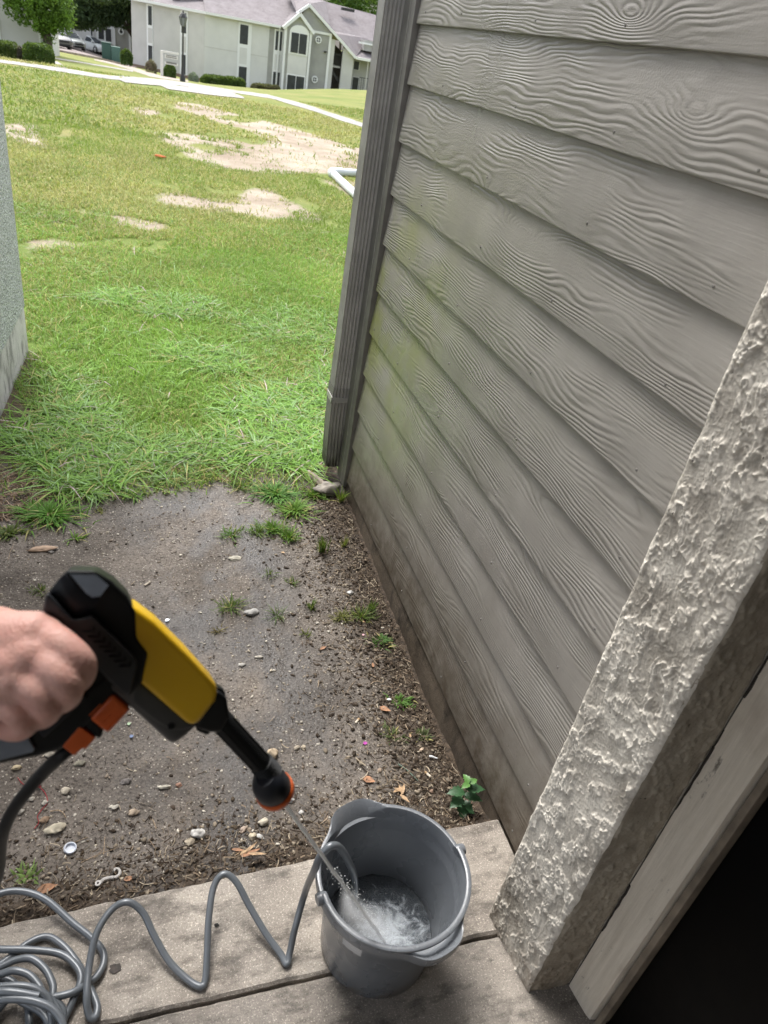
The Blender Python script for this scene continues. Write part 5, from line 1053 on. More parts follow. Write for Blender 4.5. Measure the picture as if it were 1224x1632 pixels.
# bottle cap
b = D(112, 1354); cp = thing('bottle_cap', 'white plastic bottle cap lying open side up on the soil', 'bottle cap', b); M_cap = plain('white_cap_plastic', (.62, .66, .74), .35, var=.03)
MB().lathe([(.0002, .0025), (.0105, .0025), (.0115, .009), (.0135, .009), (.0138, .0), (.0002, .0)], b+Vector((0, 0, .001)), (.15, -.12, 1), 28).build('shell', M_cap, cp, smooth=True)
for k in range(28):
    q = 2*math.pi*k/28; mb = MB() if k == 0 else mb; mb.box(b.x+.0138*math.cos(q)-.0006, b.x+.0138*math.cos(q)+.0006, b.y+.0138*math.sin(q)-.0006, b.y+.0138*math.sin(q)+.0006, b.z+.002, b.z+.009)
o = mb.build('ridges', M_cap, cp); o['kind'] = 'stuff'
# white plastic hook
pts = [D(*q)+Vector((0, 0, .005)) for q in ((158, 1411), (166, 1404), (177, 1401), (186, 1400), (191, 1394), (190, 1388), (184, 1387), (181, 1391))]
hk = thing('plastic_hook', 'dirty white plastic hook lying at the edge of the slab', 'hook', pts[2]); M_hk = plain('dirty_white_plastic', (.42, .40, .38), .5, var=.15, scale=200); C_ = cr(pts, 5)
MB().tube(C_, [.0048-.0018*i/len(C_) for i in range(len(C_))], 8).build('shaft', M_hk, hk, smooth=True); MB().lathe([(.0025, -.0015), (.0065, -.0015), (.0065, .0015), (.0025, .0015), (.0025, -.0015)], pts[0]+Vector((-.002, 0, .004)), (0, 0, 1), 18).build('eyelet', M_hk, hk, smooth=True)
# dark stains on the slab
# ------------------------------------------------------------------ bucket
Rb = .157; bc = U(628, 1390, 1160*2*Rb/248); HB_ = bc.z; bx, by = bc.x, bc.y; print('bucket', bx, by, HB_)
def m_bucket():
    k = N('grey_bucket_plastic'); p = k.obj(); z = k.xyz(p)[2]
    base = k.mix(k.rng(k.noise(p, 14, 5, .6), .3, .7), (.132, .143, .158), (.148, .160, .177)); sc = k.rng(k.noise(k.map(p, (60, 60, 8)), 2, 4, .7), .6, .72)
    base = k.mix(k.math('MULTIPLY', sc, .07), base, (.28, .29, .31)); dr = k.math('MULTIPLY', k.rng(z, .06, 0), k.rng(k.noise(p, 30, 5, .7), .45, .6)); base = k.mix(dr, base, (.13, .105, .08))
    sp = k.noise(p, 420, 2); k.bump(sp, .0003); return k.out(base, k.rng(k.noise(p, 9, 3), .3, .7, .24, .32), spec=.7)
M_bk = m_bucket()
bk = thing('bucket', 'grey plastic mop bucket with two pour lips and a folded handle, being filled with water', 'bucket', (bx, by, 0))
SP1, SP2 = math.radians(108), math.radians(-72)       # pour lips
def lipf(a, c0, wdt):
    d = (a-c0+math.pi) % (2*math.pi)-math.pi; return math.exp(-(d/wdt)**4)
n = 128; prof = []
rb0 = Rb*.745
def ring(r_, z_, kind):
    out = []
    for i in range(n):
        a = 2*math.pi*i/n; f = lipf(a, SP1, .36)+lipf(a, SP2, .36); r = r_; z = z_
        if kind == 'o': r += .023*f; z += .001*f
        if kind == 'i': r += .004*f; z -= .026*f
        if kind == 'm': r += .022*f; z -= .002*f
        out.append((bx+r*math.cos(a), by+r*math.sin(a), z))
    return out
rings = [ring(rb0-.01, .004, ''), ring(rb0, .001, ''), ring(rb0+.003, .006, ''), ring(rb0+(Rb*.86-rb0)*.5, HB_*.40, ''), ring(Rb*.885, HB_*.80, ''), ring(Rb*.90, HB_*.82, ''), ring(Rb*.915, HB_-.030, 'h'),
         ring(Rb*.985, HB_-.026, 'o'), ring(Rb*1.0, HB_-.020, 'o'), ring(Rb*1.0, HB_-.006, 'o'), ring(Rb*.992, HB_-.001, 'o'), ring(Rb*.975, HB_, 'm'), ring(Rb*.945, HB_-.001, 'i'), ring(Rb*.93, HB_-.006, 'i'), ring(Rb*.905, HB_-.045, ''), ring(Rb*.815, HB_*.6, ''), ring(rb0-.004, .012, ''), ring(rb0*.6, .010, ''), ring(.002, .010, '')]
vs = [v for r_ in rings for v in r_]; mb = MB(); mb.add(vs, [(i*n+j, i*n+(j+1) % n, (i+1)*n+(j+1) % n, (i+1)*n+j) for i in range(len(rings)-1) for j in range(n)]+[tuple(range(n))[::-1]]); mb.build('shell', M_bk, bk, smooth=True)
# ears and folded bail
AE = [math.radians(188), math.radians(8)]
for a in AE:
    c = Vector((bx+Rb*.99*math.cos(a), by+Rb*.99*math.sin(a), HB_-.004)); MB().lathe([(.0001, -.010), (.011, -.010), (.0125, -.006), (.0125, .006), (.011, .010), (.0001, .010)], c, (math.cos(a), math.sin(a), 0), 20).build('ear', M_bk, bk, smooth=True)
pts = []; K = 60
for i in range(K+1):
    a = AE[0]+(math.radians(368)-AE[0])*i/K+0; e = min(i, K-i)/K; o_ = .006*min(1, e*9); pts.append(Vector((bx+(Rb*.985-.004+o_*.2)*math.cos(a), by+(Rb*.985-.004+o_*.2)*math.sin(a), HB_+.0045)))
mb = MB(); vs = []
for p_ in pts:
    d = Vector((p_.x-bx, p_.y-by, 0)).normalized()
    for (q, h) in ((-.0055, -.0015), (-.0055, .004), (-.0035, .0055), (.0035, .0055), (.0055, .004), (.0055, -.0015)): vs.append(p_+d*q+Vector((0, 0, h)))
mb.add(vs, [(i*6+j, i*6+(j+1) % 6, (i+1)*6+(j+1) % 6, (i+1)*6+j) for i in range(K) for j in range(6)]+[tuple(range(6)), tuple(K*6+j for j in range(6))[::-1]]); mb.build('handle', M_bk, bk, smooth=True)
mb = MB(); a0, a1 = math.radians(192), math.radians(205)      # label
vs = []
for i in range(9):
    a = math.radians(213)+(math.radians(231)-math.radians(213))*i/8
    for z in (HB_-.082, HB_-.040): r_ = rb0+(Rb*.885-rb0)*z/(HB_*.80)*1.0+.0014; vs.append((bx+r_*math.cos(a), by+r_*math.sin(a), z))
def m_label():
    k = N('white_barcode_label'); p = k.obj(); st = k.noise(k.map(p, (0, 0, 900)), 1, 1); return k.out(k.mix(k.rng(st, .5, .52, 0, .55), (.62, .62, .62), (.15, .15, .15)), .6)
mb.add(vs, [(2*i, 2*i+2, 2*i+3, 2*i+1) for i in range(8)]); mb.build('label', m_label(), bk)
# intake stub standing against the inner left wall
WZ = .058
# water
def m_water():
    k = N('foaming_water'); p = k.pos(); x, y, z = k.xyz(p)[0:3]
    dx_ = k.math('SUBTRACT', x, bx+.01); dy_ = k.math('SUBTRACT', y, by-.03); d = k.math('SQRT', k.math('ADD', k.math('MULTIPLY', dx_, dx_), k.math('MULTIPLY', dy_, dy_)))
    nz = k.noise(p, 26, 8, .78, 1.2); bub = k.vor(k.map(p, (1, 1, 1)), 260)
    f = k.rng(k.math('ADD', k.rng(d, .13, .0, -.12, .30), nz), .50, .74); f = k.math('MULTIPLY', f, k.rng(bub, .0, .5, .6, 1.))
    k.bump(k.math('ADD', k.math('MULTIPLY', nz, 1.6), bub), .004, .7)
    k.set(k.b.inputs['Alpha'], 1.); return k.out(k.mix(f, (.035, .043, .052), (.42, .46, .50)), k.rng(f, 0, 1, .06, .5), spec=.6)
mb = MB(); nn = 40; vs = [(bx, by, WZ)]; fs = []
for j in range(1, 15):
    for i in range(nn):
        a = 2*math.pi*i/nn; r_ = .1168*j/14; vs.append((bx+r_*math.cos(a), by+r_*math.sin(a), WZ+mnoise.noise(Vector((r_*math.cos(a)*40, r_*math.sin(a)*40, 0)))*.004))
for i in range(nn): fs.append((0, 1+i, 1+(i+1) % nn))
for j in range(13):
    for i in range(nn): fs.append((1+j*nn+i, 1+(j+1)*nn+i, 1+(j+1)*nn+(i+1) % nn, 1+j*nn+(i+1) % nn))
mb.add(vs, fs); wt = mb.build('water', m_water(), smooth=True); props(wt, 'churned foamy water in the bottom of the grey bucket', 'water')
# ------------------------------------------------------------------ hose
def m_hose():
    k = N('grey_hose'); p = k.obj(); return k.out(k.mix(k.noise(p, 12, 4), (.115, .128, .142), (.155, .172, .19)), .33, .15, spec=.6)
M_hose = m_hose(); HR = .0072
def HZ(px, py, z): return G(px, py, z)
L1 = [(-60, 1450, .05), (0, 1424, .04), (38, 1421, .035), (75, 1435, .03), (115, 1470, .02), (145, 1494, .014), (163, 1515, .010), (165, 1535, .010), (155, 1555, .012), (140, 1567, .016), (115, 1582, .03), (75, 1590, .03), (20, 1589, .03), (-40, 1580, .03), (-90, 1560, .02),
      (-95, 1530, .02), (-50, 1512, .02), (0, 1513, .022), (50, 1514, .022), (95, 1520, .022), (120, 1538, .022), (129, 1560, .022), (118, 1590, .018), (105, 1618, .012), (85, 1650, .010), (20, 1690, .010), (-60, 1680, .010), (-100, 1630, .010), (-80, 1580, .012),
      (-30, 1555, .010), (10, 1530, .010), (45, 1503, .010), (75, 1493, .010), (100, 1507, .012), (122, 1533, .012), (137, 1560, .010), (148, 1585, .010), (155, 1605, .010), (151, 1622, .012), (142, 1618, .016), (138, 1590, .03), (142, 1540, .04), (155, 1485, .06), (180, 1448, .07), (205, 1438, .075), (228, 1455, .06),
      (245, 1490, .04), (268, 1530, .02), (295, 1558, .010), (318, 1572, .008), (327, 1562, .010), (330, 1520, .03), (333, 1460, .06), (341, 1412, .08), (357, 1393, .09), (376, 1405, .08), (398, 1445, .05), (425, 1490, .025), (447, 1520, .012), (457, 1536, .009), (462, 1518, .018), (470, 1480, .06), (487, 1420, .14)]
P3 = [HZ(*q) for q in L1]
ear = Vector((bx-Rb*.98, by+Rb*.15, HB_+.012))
P3 += [U(502, 1385, 1.39), U(512, 1362, 1.36), U(528, 1348, 1.36), U(542, 1352, 1.38), U(556, 1375, 1.42), U(565, 1400, 1.47), U(564, 1440, 1.55), U(561, 1462, 1.60)]
hs_ = thing('hose', 'silver-grey hose coiled at lower left and waving across the slab into the bucket', 'hose', P3[6]); MB().tube(cr(P3, 9), HR, 12).build('hose_tube', M_hose, hs_, smooth=True)
coil = thing('coiled_hose', 'tangled inner loops of grey hose heaped at the lower left corner', 'hose', HZ(10, 1600, .02))
L2 = [(-60, 1560, .03), (-20, 1545, .03), (0, 1541, .032), (25, 1530, .034), (50, 1528, .036), (72, 1545, .034), (84, 1570, .032), (85, 1590, .03), (100, 1612, .02), (90, 1650, .012), (20, 1680, .012), (-60, 1640, .02), (-50, 1570, .03), (0, 1553, .04), (22, 1547, .045), (45, 1553, .044), (60, 1568, .042), (70, 1585, .04), (88, 1602, .03), (96, 1640, .02), (40, 1690, .015), (-50, 1670, .02), (-70, 1600, .03), (-20, 1577, .05), (10, 1572, .055), (40, 1572, .055), (64, 1580, .05), (80, 1600, .04), (76, 1650, .03), (20, 1680, .03), (-60, 1650, .03), (-50, 1600, .05),
      (-10, 1595, .062), (25, 1592, .066), (60, 1597, .066), (88, 1612, .06), (99, 1645, .05), (60, 1720, .04), (-60, 1700, .04), (-90, 1620, .05), (-40, 1583, .06), (0, 1580, .07), (30, 1582, .07), (62, 1588, .066)]
MB().tube(cr([HZ(*q) for q in L2], 8), HR, 10).build('hose_tube', M_hose, coil, smooth=True)
L3 = [(-20, 1558, .012), (10, 1560, .012), (30, 1575, .012), (44, 1600, .012), (42, 1650, .012), (0, 1680, .012), (-20, 1640, .02), (15, 1590, .025), (38, 1598, .028), (72, 1620, .02), (76, 1660, .02), (20, 1700, .02)]
MB().tube(cr([HZ(*q) for q in L3], 8), HR, 10).build('hose_tube', M_hose, coil, smooth=True)
lf = P3[13]; 
# ------------------------------------------------------------------ spray gun
DR0, DR1 = .55, .67                     # depth at the rear and at the nozzle
GA = np.array([140., 975.]); GD = np.array([305., 290.]); GL = np.linalg.norm(GD); GD = GD/GL
def gd(px, py):
    u = ((np.array([px, py])-GA)@GD)/GL; inv = 1/DR0+(1/DR1-1/DR0)*u; return 1/inv
def gp_(px, py, off=0.):
    if not off: return U(px, py, gd(px, py))
    e = Vector((0, 0, EYE)); d = Vector(ray(px, py)); return e+d*(((U(140, 975, gd(140, 975))-e).dot(PN)+off*GN.dot(PN))/d.dot(PN))
_a, _b, _c = (U(140, 975, gd(140, 975)), U(440, 1262, gd(440, 1262)), U(250, 1150, gd(250, 1150)))
GN = (_b-_a).cross(_c-_a).normalized(); GN = GN if GN.dot(Vector((0, 0, EYE))-_a) > 0 else -GN
PN = GN; GN = (PN*.35-Vector(ray(215, 1060)).normalized()*.65).normalized()
def poly3(pts, off=0.): return [gp_(a, b, off) for a, b in pts]
M_gb = plain('black_gun_plastic', (.008, .009, .010), .5, var=.1, spec=.25); M_gt = plain('dark_gloss_gun_plastic', (.016, .018, .024), .42, var=.05, spec=.3); M_gy = plain('yellow_gun_plastic', (.76, .46, .010), .38, var=.03, scale=8); M_gg = plain('dark_grey_gun_plastic', (.045, .046, .046), .5)
M_or = plain('orange_connector_plastic', (.68, .12, .018), .40, var=.06, scale=40); M_gp = plain('grey_pad_and_sky_sheen', (.24, .28, .34), .30)
M_gr = plain('ridge_gun_plastic', (.034, .037, .043), .45, var=.05, spec=.35)
gun = thing('pressure_washer_gun', 'black and yellow cordless pressure washer gun with orange fittings held over the bucket', 'spray gun', _a)
def pr(name, pts, t, off, m, bev=.003, seg=3, par=gun): return MB().prism([q-GN*t/2 for q in poly3(pts, off+t/2)], GN*t).build(name, m, par, bevel=bev, seg=seg)
pr('motor_housing', [(72, 952), (94, 922), (107, 909), (152, 910), (178, 926), (203, 950), (216, 975), (218, 1018), (236, 1042), (226, 1090), (207, 1111), (192, 1107), (150, 1062), (120, 1018), (76, 985), (66, 974)], .062, 0, M_gb, .008, 4)
# rear cap on top of the housing; pale grey-blue paints sky reflection on black
def cap(name, pts, off, m, t=.004, bev=.0012): return pr(name, pts, t, off, m, bev, 2)
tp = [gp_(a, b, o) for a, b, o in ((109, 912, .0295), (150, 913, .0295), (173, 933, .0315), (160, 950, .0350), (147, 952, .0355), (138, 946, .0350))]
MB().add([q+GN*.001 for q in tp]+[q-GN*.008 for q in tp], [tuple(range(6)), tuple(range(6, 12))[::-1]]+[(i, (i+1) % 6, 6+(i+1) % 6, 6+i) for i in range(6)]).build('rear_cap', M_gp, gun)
pr('rear_notch', [(72, 950), (92, 925), (104, 913), (136, 947), (146, 954), (160, 953), (150, 968), (144, 978), (124, 985), (114, 983)], .0016, .0311, M_gt, .0006, 1)
pr('side_ridge', [(72, 950), (76, 945), (114, 986), (124, 988), (146, 982), (152, 986), (214, 1048), (219, 1060), (206, 1108), (194, 1104), (150, 1060), (121, 1016), (76, 984), (68, 972)], .010, .034, M_gr, .004, 3)
for k in range(8):                     # chevron vent ribs
    c = np.array([134+8.4*k, 1008+7.9*k]); a = c+np.array([14.5, -10.]); b_ = c+np.array([13.5, -1.5]); e = c+np.array([0., 0.])
    w1 = np.array([2.4, 2.4]); P = [tuple(a), tuple(b_), tuple(e+np.array([-3, -1.])), tuple(e+w1*.9+np.array([-3, -1.])), tuple(b_+w1), tuple(a+w1)]
    pr('vent_rib', P, .0022, .0402, M_gb, .0004, 1)
# yellow barrel: rounded body along the axis
def barrel(name, c0, c1, hw0, hw1, th, m, ex=2.6, n=28, off=0., caps=True, k=10, r0=.86):
    a = gp_(*c0, off); b = gp_(*c1, off); mb = MB(); vs = []
    ax = (b-a); L = ax.length; ax.normalize(); s = GN.cross(ax).normalized(); ts = [0, .015, .06]+list(np.linspace(.12, .88, k-6))+[.94, .985, 1.]; fl = [r0, .95, 1.]+[1.]*(k-6)+[1., .95, r0]
    for t, f in zip(ts, fl):
        hw = (hw0+(hw1-hw0)*t)*f
        for i in range(n):
            q = 2*math.pi*i/n; cq, sq_ = math.cos(q), math.sin(q); vs.append(a+ax*L*t+s*(abs(cq)**(2/ex)*math.copysign(1, cq))*hw+GN*(abs(sq_)**(2/ex)*math.copysign(1, sq_))*th*f)
    m_ = len(ts); return mb.add(vs, [(i*n+j, i*n+(j+1) % n, (i+1)*n+(j+1) % n, (i+1)*n+j) for i in range(m_-1) for j in range(n)]+[tuple(range(n))[::-1], tuple((m_-1)*n+j for j in range(n))]).build(name, m, gun, smooth=True)
barrel('pump_housing', (205, 1063), (300, 1156), .020, .0185, .020, M_gg, 3.0)
pr('lower_shell', [(206, 1090), (222, 1085), (312, 1158), (292, 1165), (272, 1165), (250, 1153), (208, 1120)], .044, 0, M_gg, .008, 4)
pr('yellow_cover', [(190, 962), (215, 967), (248, 991), (300, 1042), (345, 1092), (349, 1103), (343, 1120), (318, 1152), (306, 1159), (296, 1152), (222, 1088), (196, 1060)], .058, 0, M_gy, .017, 7)
MB().lathe([(.0001, 0), (.0028, 0), (.0030, .002)], gp_(273, 1157, .023), tuple(-GN), 12).build('screw', M_gb, gun)
pr('front_collar', [(344, 1100), (352, 1104), (362, 1112), (367, 1143), (352, 1168), (335, 1168), (310, 1160), (314, 1152)], .050, 0, M_gb, .005, 3)
pr('collar_tab', [(345, 1094), (358, 1100), (361, 1114), (350, 1112)], .018, .01, M_gb, .002, 2)
pr('collar_tab', [(318, 1158), (336, 1170), (328, 1172), (312, 1164)], .018, .0, M_gb, .002, 2)
ta = gp_(345, 1140); tb = gp_(438, 1240); MB().tube([ta, ta.lerp(tb, .35), ta.lerp(tb, .75), tb], [.0100, .0100, .0098, .0094], 18).build('nozzle_tube', M_gb, gun, smooth=True)
tax = (tb-ta).normalized(); ts_ = GN.cross(tax)
for q in (-.7, -.25, .25, .7):
    d = (ts_*math.sin(q*1.6)+GN*math.cos(q*1.6)).normalized(); MB().tube([ta.lerp(tb, .12)+d*.0098, ta.lerp(tb, .72)+d*.0098], .0012, 6).build('tube_rib', M_gb, gun, smooth=True)
for k in range(6):
    c = ta.lerp(tb, .76+.035*k); MB().lathe([(.0096, -.0012), (.0112, 0), (.0096, .0012)], c, tuple(tax), 24).build('grip_ring', M_gb, gun, smooth=True)
# the nozzle head: black cup facing down into the bucket with an orange ring
JT = Vector((bx+.005, by-.035, WZ)); hc = gp_(432, 1252); jd = (JT-gp_(462, 1270)).normalized(); cd = (jd*.75+tax*.2+Vector((0, 0, -.0))).normalized()
MB().lathe([(.0001, -.020), (.008, -.020), (.0135, -.014), (.0165, -.004), (.0170, .006), (.0165, .008), (.0001, .008)], hc, tuple(cd), 36).build('nozzle_cup', M_gt, gun, smooth=True)
MB().lathe([(.0100, .0082), (.0172, .0082), (.0182, .0100), (.0182, .0150), (.0170, .0168), (.0100, .0160), (.0060, .0120), (.0001, .0120)], hc, tuple(cd), 36).build('orange_ring', M_or, gun, smooth=True)
NZ = hc+cd*.016
# handle, guard and battery foot
pr('handle', [(150, 1035), (188, 1062), (182, 1085), (120, 1128), (60, 1165), (-10, 1180), (-60, 1160), (-30, 1110), (60, 1080)], .034, -.004, M_gb, .010, 4)
pr('guard_bar', [(176, 1070), (196, 1082), (186, 1108), (112, 1187), (95, 1197), (60, 1207), (0, 1219), (-60, 1226), (-62, 1180), (0, 1174), (48, 1160), (96, 1130), (140, 1098)], .030, .0, M_gb, .006, 3)
pr('guard_pad', [(0, 1178), (38, 1169), (44, 1176), (56, 1194), (52, 1199), (0, 1212), (-60, 1218), (-60, 1186)], .004, .0165, M_gp, .001, 2)
pr('guard_rib', [(60, 1166), (128, 1108), (140, 1112), (70, 1176)], .003, .0162, M_gt, .001, 2)
pr('trigger', [(140, 1085), (156, 1092), (150, 1112), (128, 1122)], .012, .0, M_gt, .003, 2)
# orange fittings
pr('coupler', [(180, 1105), (209, 1131), (172, 1170), (142, 1146)], .034, 0, M_or, .004, 3)
pr('coupler_ring', [(140, 1143), (146, 1141), (165, 1167), (160, 1177), (154, 1176), (132, 1154)], .026, 0, M_gb, .003, 2)
pr('coupler_nut', [(126, 1157), (153, 1176), (137, 1194), (131, 1193), (118, 1205), (99, 1190), (103, 1184)], .030, 0, M_or, .004, 3)
for k in range(4):
    a = np.array([160+9*k, 1122+8*k]); pr('coupler_groove', [tuple(a), tuple(a+np.array([1.2, 1.1])), tuple(a+np.array([-16.8, 19.1])), tuple(a+np.array([-18, 18]))], .001, .0172, M_or, 0, 1)
M_dh = plain('backlit_hose_shade', (.009, .010, .011), .5, spec=.3)  # grey hose darkened in its colour to stand in for backlighting
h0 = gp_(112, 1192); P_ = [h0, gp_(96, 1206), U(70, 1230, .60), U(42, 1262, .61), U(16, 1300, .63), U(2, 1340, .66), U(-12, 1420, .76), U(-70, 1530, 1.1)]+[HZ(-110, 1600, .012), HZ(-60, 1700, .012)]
dh = thing('feed_hose', 'hose hanging from the orange connector of the spray gun, coloured dark for backlighting', 'hose', h0); MB().tube(cr(P_, 10), [.0054]*(10*(len(P_)-1)+1), 14).build('hose_tube', M_dh, dh, smooth=True)
# ------------------------------------------------------------------ hand
def m_skin():
    k = N('skin'); p = k.obj(); b_ = k.mix(k.rng(k.noise(p, 22, 5, .6), .35, .65), (.63, .33, .275), (.71, .42, .36)); b_ = k.mix(k.rng(k.noise(p, 70, 4), .56, .7, 0, .4), b_, (.50, .20, .16))
    k.bump(k.math('ADD', k.noise(p, 300, 3), k.math('MULTIPLY', k.vor(p, 420), .8)), .0007, .6)
    k.set(k.b.inputs['Subsurface Weight'], .12); k.set(k.b.inputs['Subsurface Radius'], (1, .3, .15)); k.set(k.b.inputs['Subsurface Scale'], .006); return k.out(b_, .5, spec=.4)
hn = thing('person', "person's bare hand and forearm reaching in from the left, gripping the spray gun", 'person', U(0, 1070, .5))
mb = MB()
def caps(pts):                          # (px,py,depth,radius m)
    P = [U(a, b, c) for a, b, c, r in pts]; R_ = [q[3] for q in pts]; C_ = cr(P, 6); rr = []
    for i in range(len(C_)):
        t = i/6; j = min(int(t), len(R_)-2); f = t-j; rr.append(R_[j]+(R_[j+1]-R_[j])*f)
    e0 = C_[0]-(C_[1]-C_[0]).normalized()*rr[0]*.7; e1 = C_[-1]+(C_[-1]-C_[-2]).normalized()*rr[-1]*.7
    mb.tube([e0]+C_+[e1], [rr[0]*.55]+rr+[rr[-1]*.55], 30)
# metacarpals, the back of the hand
wr = (-118, 1068, .500, .026)
for i, (a, b, c, r) in enumerate(((66, 1012, .500, .0165), (62, 1045, .492, .0165), (38, 1082, .488, .0160), (4, 1112, .490, .0150))): caps([(-118, 1045+14*i, .505, .020), (-30, 1020+24*i, .500, .0195), (a, b, c, r)])
caps([(-110, 1065, .515, .026), (-20, 1065, .52, .024), (40, 1070, .52, .018)])
# fingers: knuckle -> middle joint -> fingertip curled round the handle
caps([(66, 1010, .500, .0125), (100, 1030, .494, .0112), (129, 1058, .497, .0105), (124, 1082, .515, .0100), (100, 1092, .545, .0092), (78, 1085, .558, .0080)])
caps([(62, 1045, .492, .0125), (90, 1072, .486, .0112), (108, 1096, .490, .0106), (100, 1114, .510, .0100), (74, 1118, .540, .0092), (50, 1105, .556, .0080)])
caps([(38, 1082, .488, .0125), (62, 1104, .484, .0110), (76, 1124, .489, .0104), (66, 1140, .508, .0098), (40, 1142, .538, .0090), (20, 1128, .553, .0080)])
caps([(4, 1112, .490, .0115), (26, 1134, .486, .0100), (40, 1150, .491, .0092), (28, 1162, .508, .0088), (4, 1160, .534, .0080), (-10, 1145, .548, .0072)])
for i in range(3):
    q = [(66, 1012, .500), (62, 1045, .492), (38, 1082, .488), (4, 1112, .490)]; a_ = [(s_+t_)/2 for s_, t_ in zip(q[i], q[i+1])]; caps([(-60, 1040+16*i, .505, .019), (a_[0]-40, a_[1]-4, a_[2]+.002, .018), (a_[0], a_[1], a_[2]+.002, .0150), (a_[0]+26, a_[1]+22, a_[2]+.004, .0095)])
# thumb over the far side of the handle
caps([(-60, 1000, .520, .019), (0, 1000, .545, .0155), (50, 1012, .565, .0120), (92, 1038, .578, .0108), (112, 1058, .580, .0090)])
# forearm
caps([(-112, 1068, .505, .0265), (-230, 1100, .485, .030), (-420, 1150, .46, .036), (-700, 1230, .42, .042), (-1100, 1330, .40, .046), (-1500, 1420, .38, .048)])
src = mb.build('hand_source', m_skin(), hn)
md = src.modifiers.new('r', 'REMESH'); md.mode = 'VOXEL'; md.voxel_size = .0017; md.adaptivity = 0; ms = src.modifiers.new('s', 'SMOOTH'); ms.factor = .5; ms.iterations = 9
dg = bpy.context.evaluated_depsgraph_get(); me = bpy.data.meshes.new_from_object(src.evaluated_get(dg)); me.shade_smooth(); me.materials.clear(); me.materials.append(src.data.materials[0])
bpy.data.objects.remove(src); o = bpy.data.objects.new('hand', me); COL.objects.link(o); o.parent = hn
# ------------------------------------------------------------------ water jet and spray
def m_jet():
    k = N('water_jet'); k.out((.92, .94, .95), .3); k.set(k.b.inputs['Transmission Weight'], .05); k.set(k.b.inputs['IOR'], 1.2); k.set(k.b.inputs['Alpha'], .85); return k.m
jt = thing('water_jet', 'thin white jet of water shooting from the orange nozzle ring into the bucket', 'water jet', NZ); J1 = JT
C_ = [NZ.lerp(J1, t)+Vector((mnoise.noise(Vector((t*14, 0, 0))), mnoise.noise(Vector((0, t*14, 0))), 0))*.0035*t for t in np.linspace(0, 1, 34)]
MB().tube(C_, [.0020+.0012*t+abs(mnoise.noise(Vector((t*26, 3, 1))))*.0018*t for t in np.linspace(0, 1, 34)], 8).build('stream', m_jet(), jt, smooth=True)
def m_mist(nm, den, c0, c1, r0, r1):
    k = N(nm); p = k.pos(); k.t.nodes.remove(k.b); v = k.n('VolumePrincipled'); k.set(v.inputs['Color'], (.95, .97, 1.)); k.set(v.inputs['Anisotropy'], .1)
    d = (c1-c0); L = d.length; d = d/L; s = k.n('VectorMath', operation='SUBTRACT'); k.set(s.inputs[0], p); s.inputs[1].default_value = c0
    dt = k.n('VectorMath', operation='DOT_PRODUCT'); k.t.links.new(s.outputs[0], dt.inputs[0]); dt.inputs[1].default_value = d; t = k.math('DIVIDE', dt.outputs['Value'], L)
    cx_ = k.n('VectorMath', operation='CROSS_PRODUCT'); k.t.links.new(s.outputs[0], cx_.inputs[0]); cx_.inputs[1].default_value = d
    ln = k.n('VectorMath', operation='LENGTH'); k.t.links.new(cx_.outputs[0], ln.inputs[0]); R_ = k.math('MULTIPLY_ADD', t, r1-r0, r0)
    q = k.math('DIVIDE', ln.outputs['Value'], R_); f = k.math('POWER', k.rng(q, 1, 0), 2.2); e = k.math('MULTIPLY', k.rng(t, 0, .2), k.rng(t, 1., .55))
    nz = k.rng(k.noise(p, 30, 5, .7), .36, .68, .1, 1.); k.set(v.inputs['Density'], k.math('MULTIPLY', k.math('MULTIPLY', k.math('MULTIPLY', f, e), nz), den)); k.t.links.new(v.outputs[0], k.t.nodes['Material Output'].inputs['Volume']); return k.m
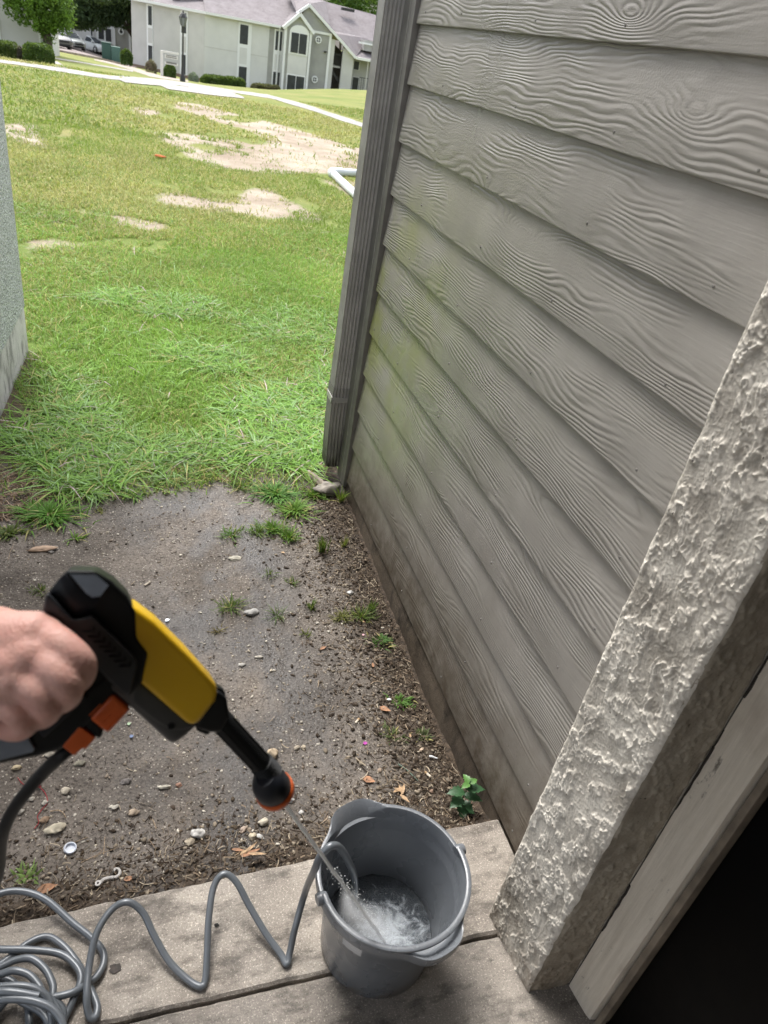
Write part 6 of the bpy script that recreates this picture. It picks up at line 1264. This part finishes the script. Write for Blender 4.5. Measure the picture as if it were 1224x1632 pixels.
def mistcone(c0, c1, r0, r1, nm, den, lab):
    mb = MB(); P = [c0.lerp(c1, t) for t in np.linspace(0, 1, 9)]; mb.tube(P, [r0+(r1-r0)*t for t in np.linspace(0, 1, 9)], 20); o = mb.build('spray_mist', m_mist(nm, den, c0, c1, r0, r1), smooth=True); return props(o, lab, 'mist', None, 'stuff')
mistcone(NZ.lerp(J1, .40), NZ.lerp(J1, .70)+Vector((-.012, .0, -.03)), .004, .050, 'spray_mist_upper', 30., 'fine white spray drifting off the jet at the bucket rim'); mistcone(NZ.lerp(J1, .60), J1+Vector((0, 0, .006)), .010, .085, 'spray_mist_lower', 15., 'fine white spray filling the lower bucket')
mb = MB()                              # droplets
for k in range(420):
    t = random.uniform(.30, 1.0); c = NZ.lerp(J1, t); r_ = .004+.05*max(0, t-.3); q = Vector((random.gauss(0, 1), random.gauss(0, 1), random.gauss(0, 1)))*r_*.5; p_ = c+q
    if p_.z < WZ+.003: continue
    s = random.uniform(.0003, .0010); mb.add([p_+Vector(v)*s for v in ((1, 0, 0), (-1, 0, 0), (0, 1, 0), (0, -1, 0), (0, 0, 1), (0, 0, -1))], [(0, 2, 4), (2, 1, 4), (1, 3, 4), (3, 0, 4), (2, 0, 5), (1, 2, 5), (3, 1, 5), (0, 3, 5)])
o = mb.build('water_droplets', m_jet(), smooth=True); props(o, 'scattered droplets around the water jet', None, None, 'stuff')
# stray stain spots on the slab
def spot(px, py, r, label, c=(.06, .05, .045)):
    b = HZ(px, py, .0); mb = MB(); n = 22; vs = [(b.x, b.y, b.z+.0022)]+[(b.x+r*(1+.5*mnoise.noise(Vector((math.cos(2*math.pi*i/n)*1.4, math.sin(2*math.pi*i/n)*1.4, px))))*math.cos(2*math.pi*i/n), b.y+r*.8*(1+.5*mnoise.noise(Vector((math.cos(2*math.pi*i/n)*1.4, math.sin(2*math.pi*i/n)*1.4, py))))*math.sin(2*math.pi*i/n), b.z+.0018) for i in range(n)]
    o = mb.add(vs, [(0, 1+i, 1+(i+1) % n) for i in range(n)]).build('dark_stain', plain('dark_stain', c, .8, var=.25, scale=120)); props(o, label, 'stain')
spot(184, 1543, .0125, 'round dark stain on the slab right of the hose coil'); spot(345, 1475, .0055, 'small black speck on the slab under the tall hose loop', (.02, .018, .016))
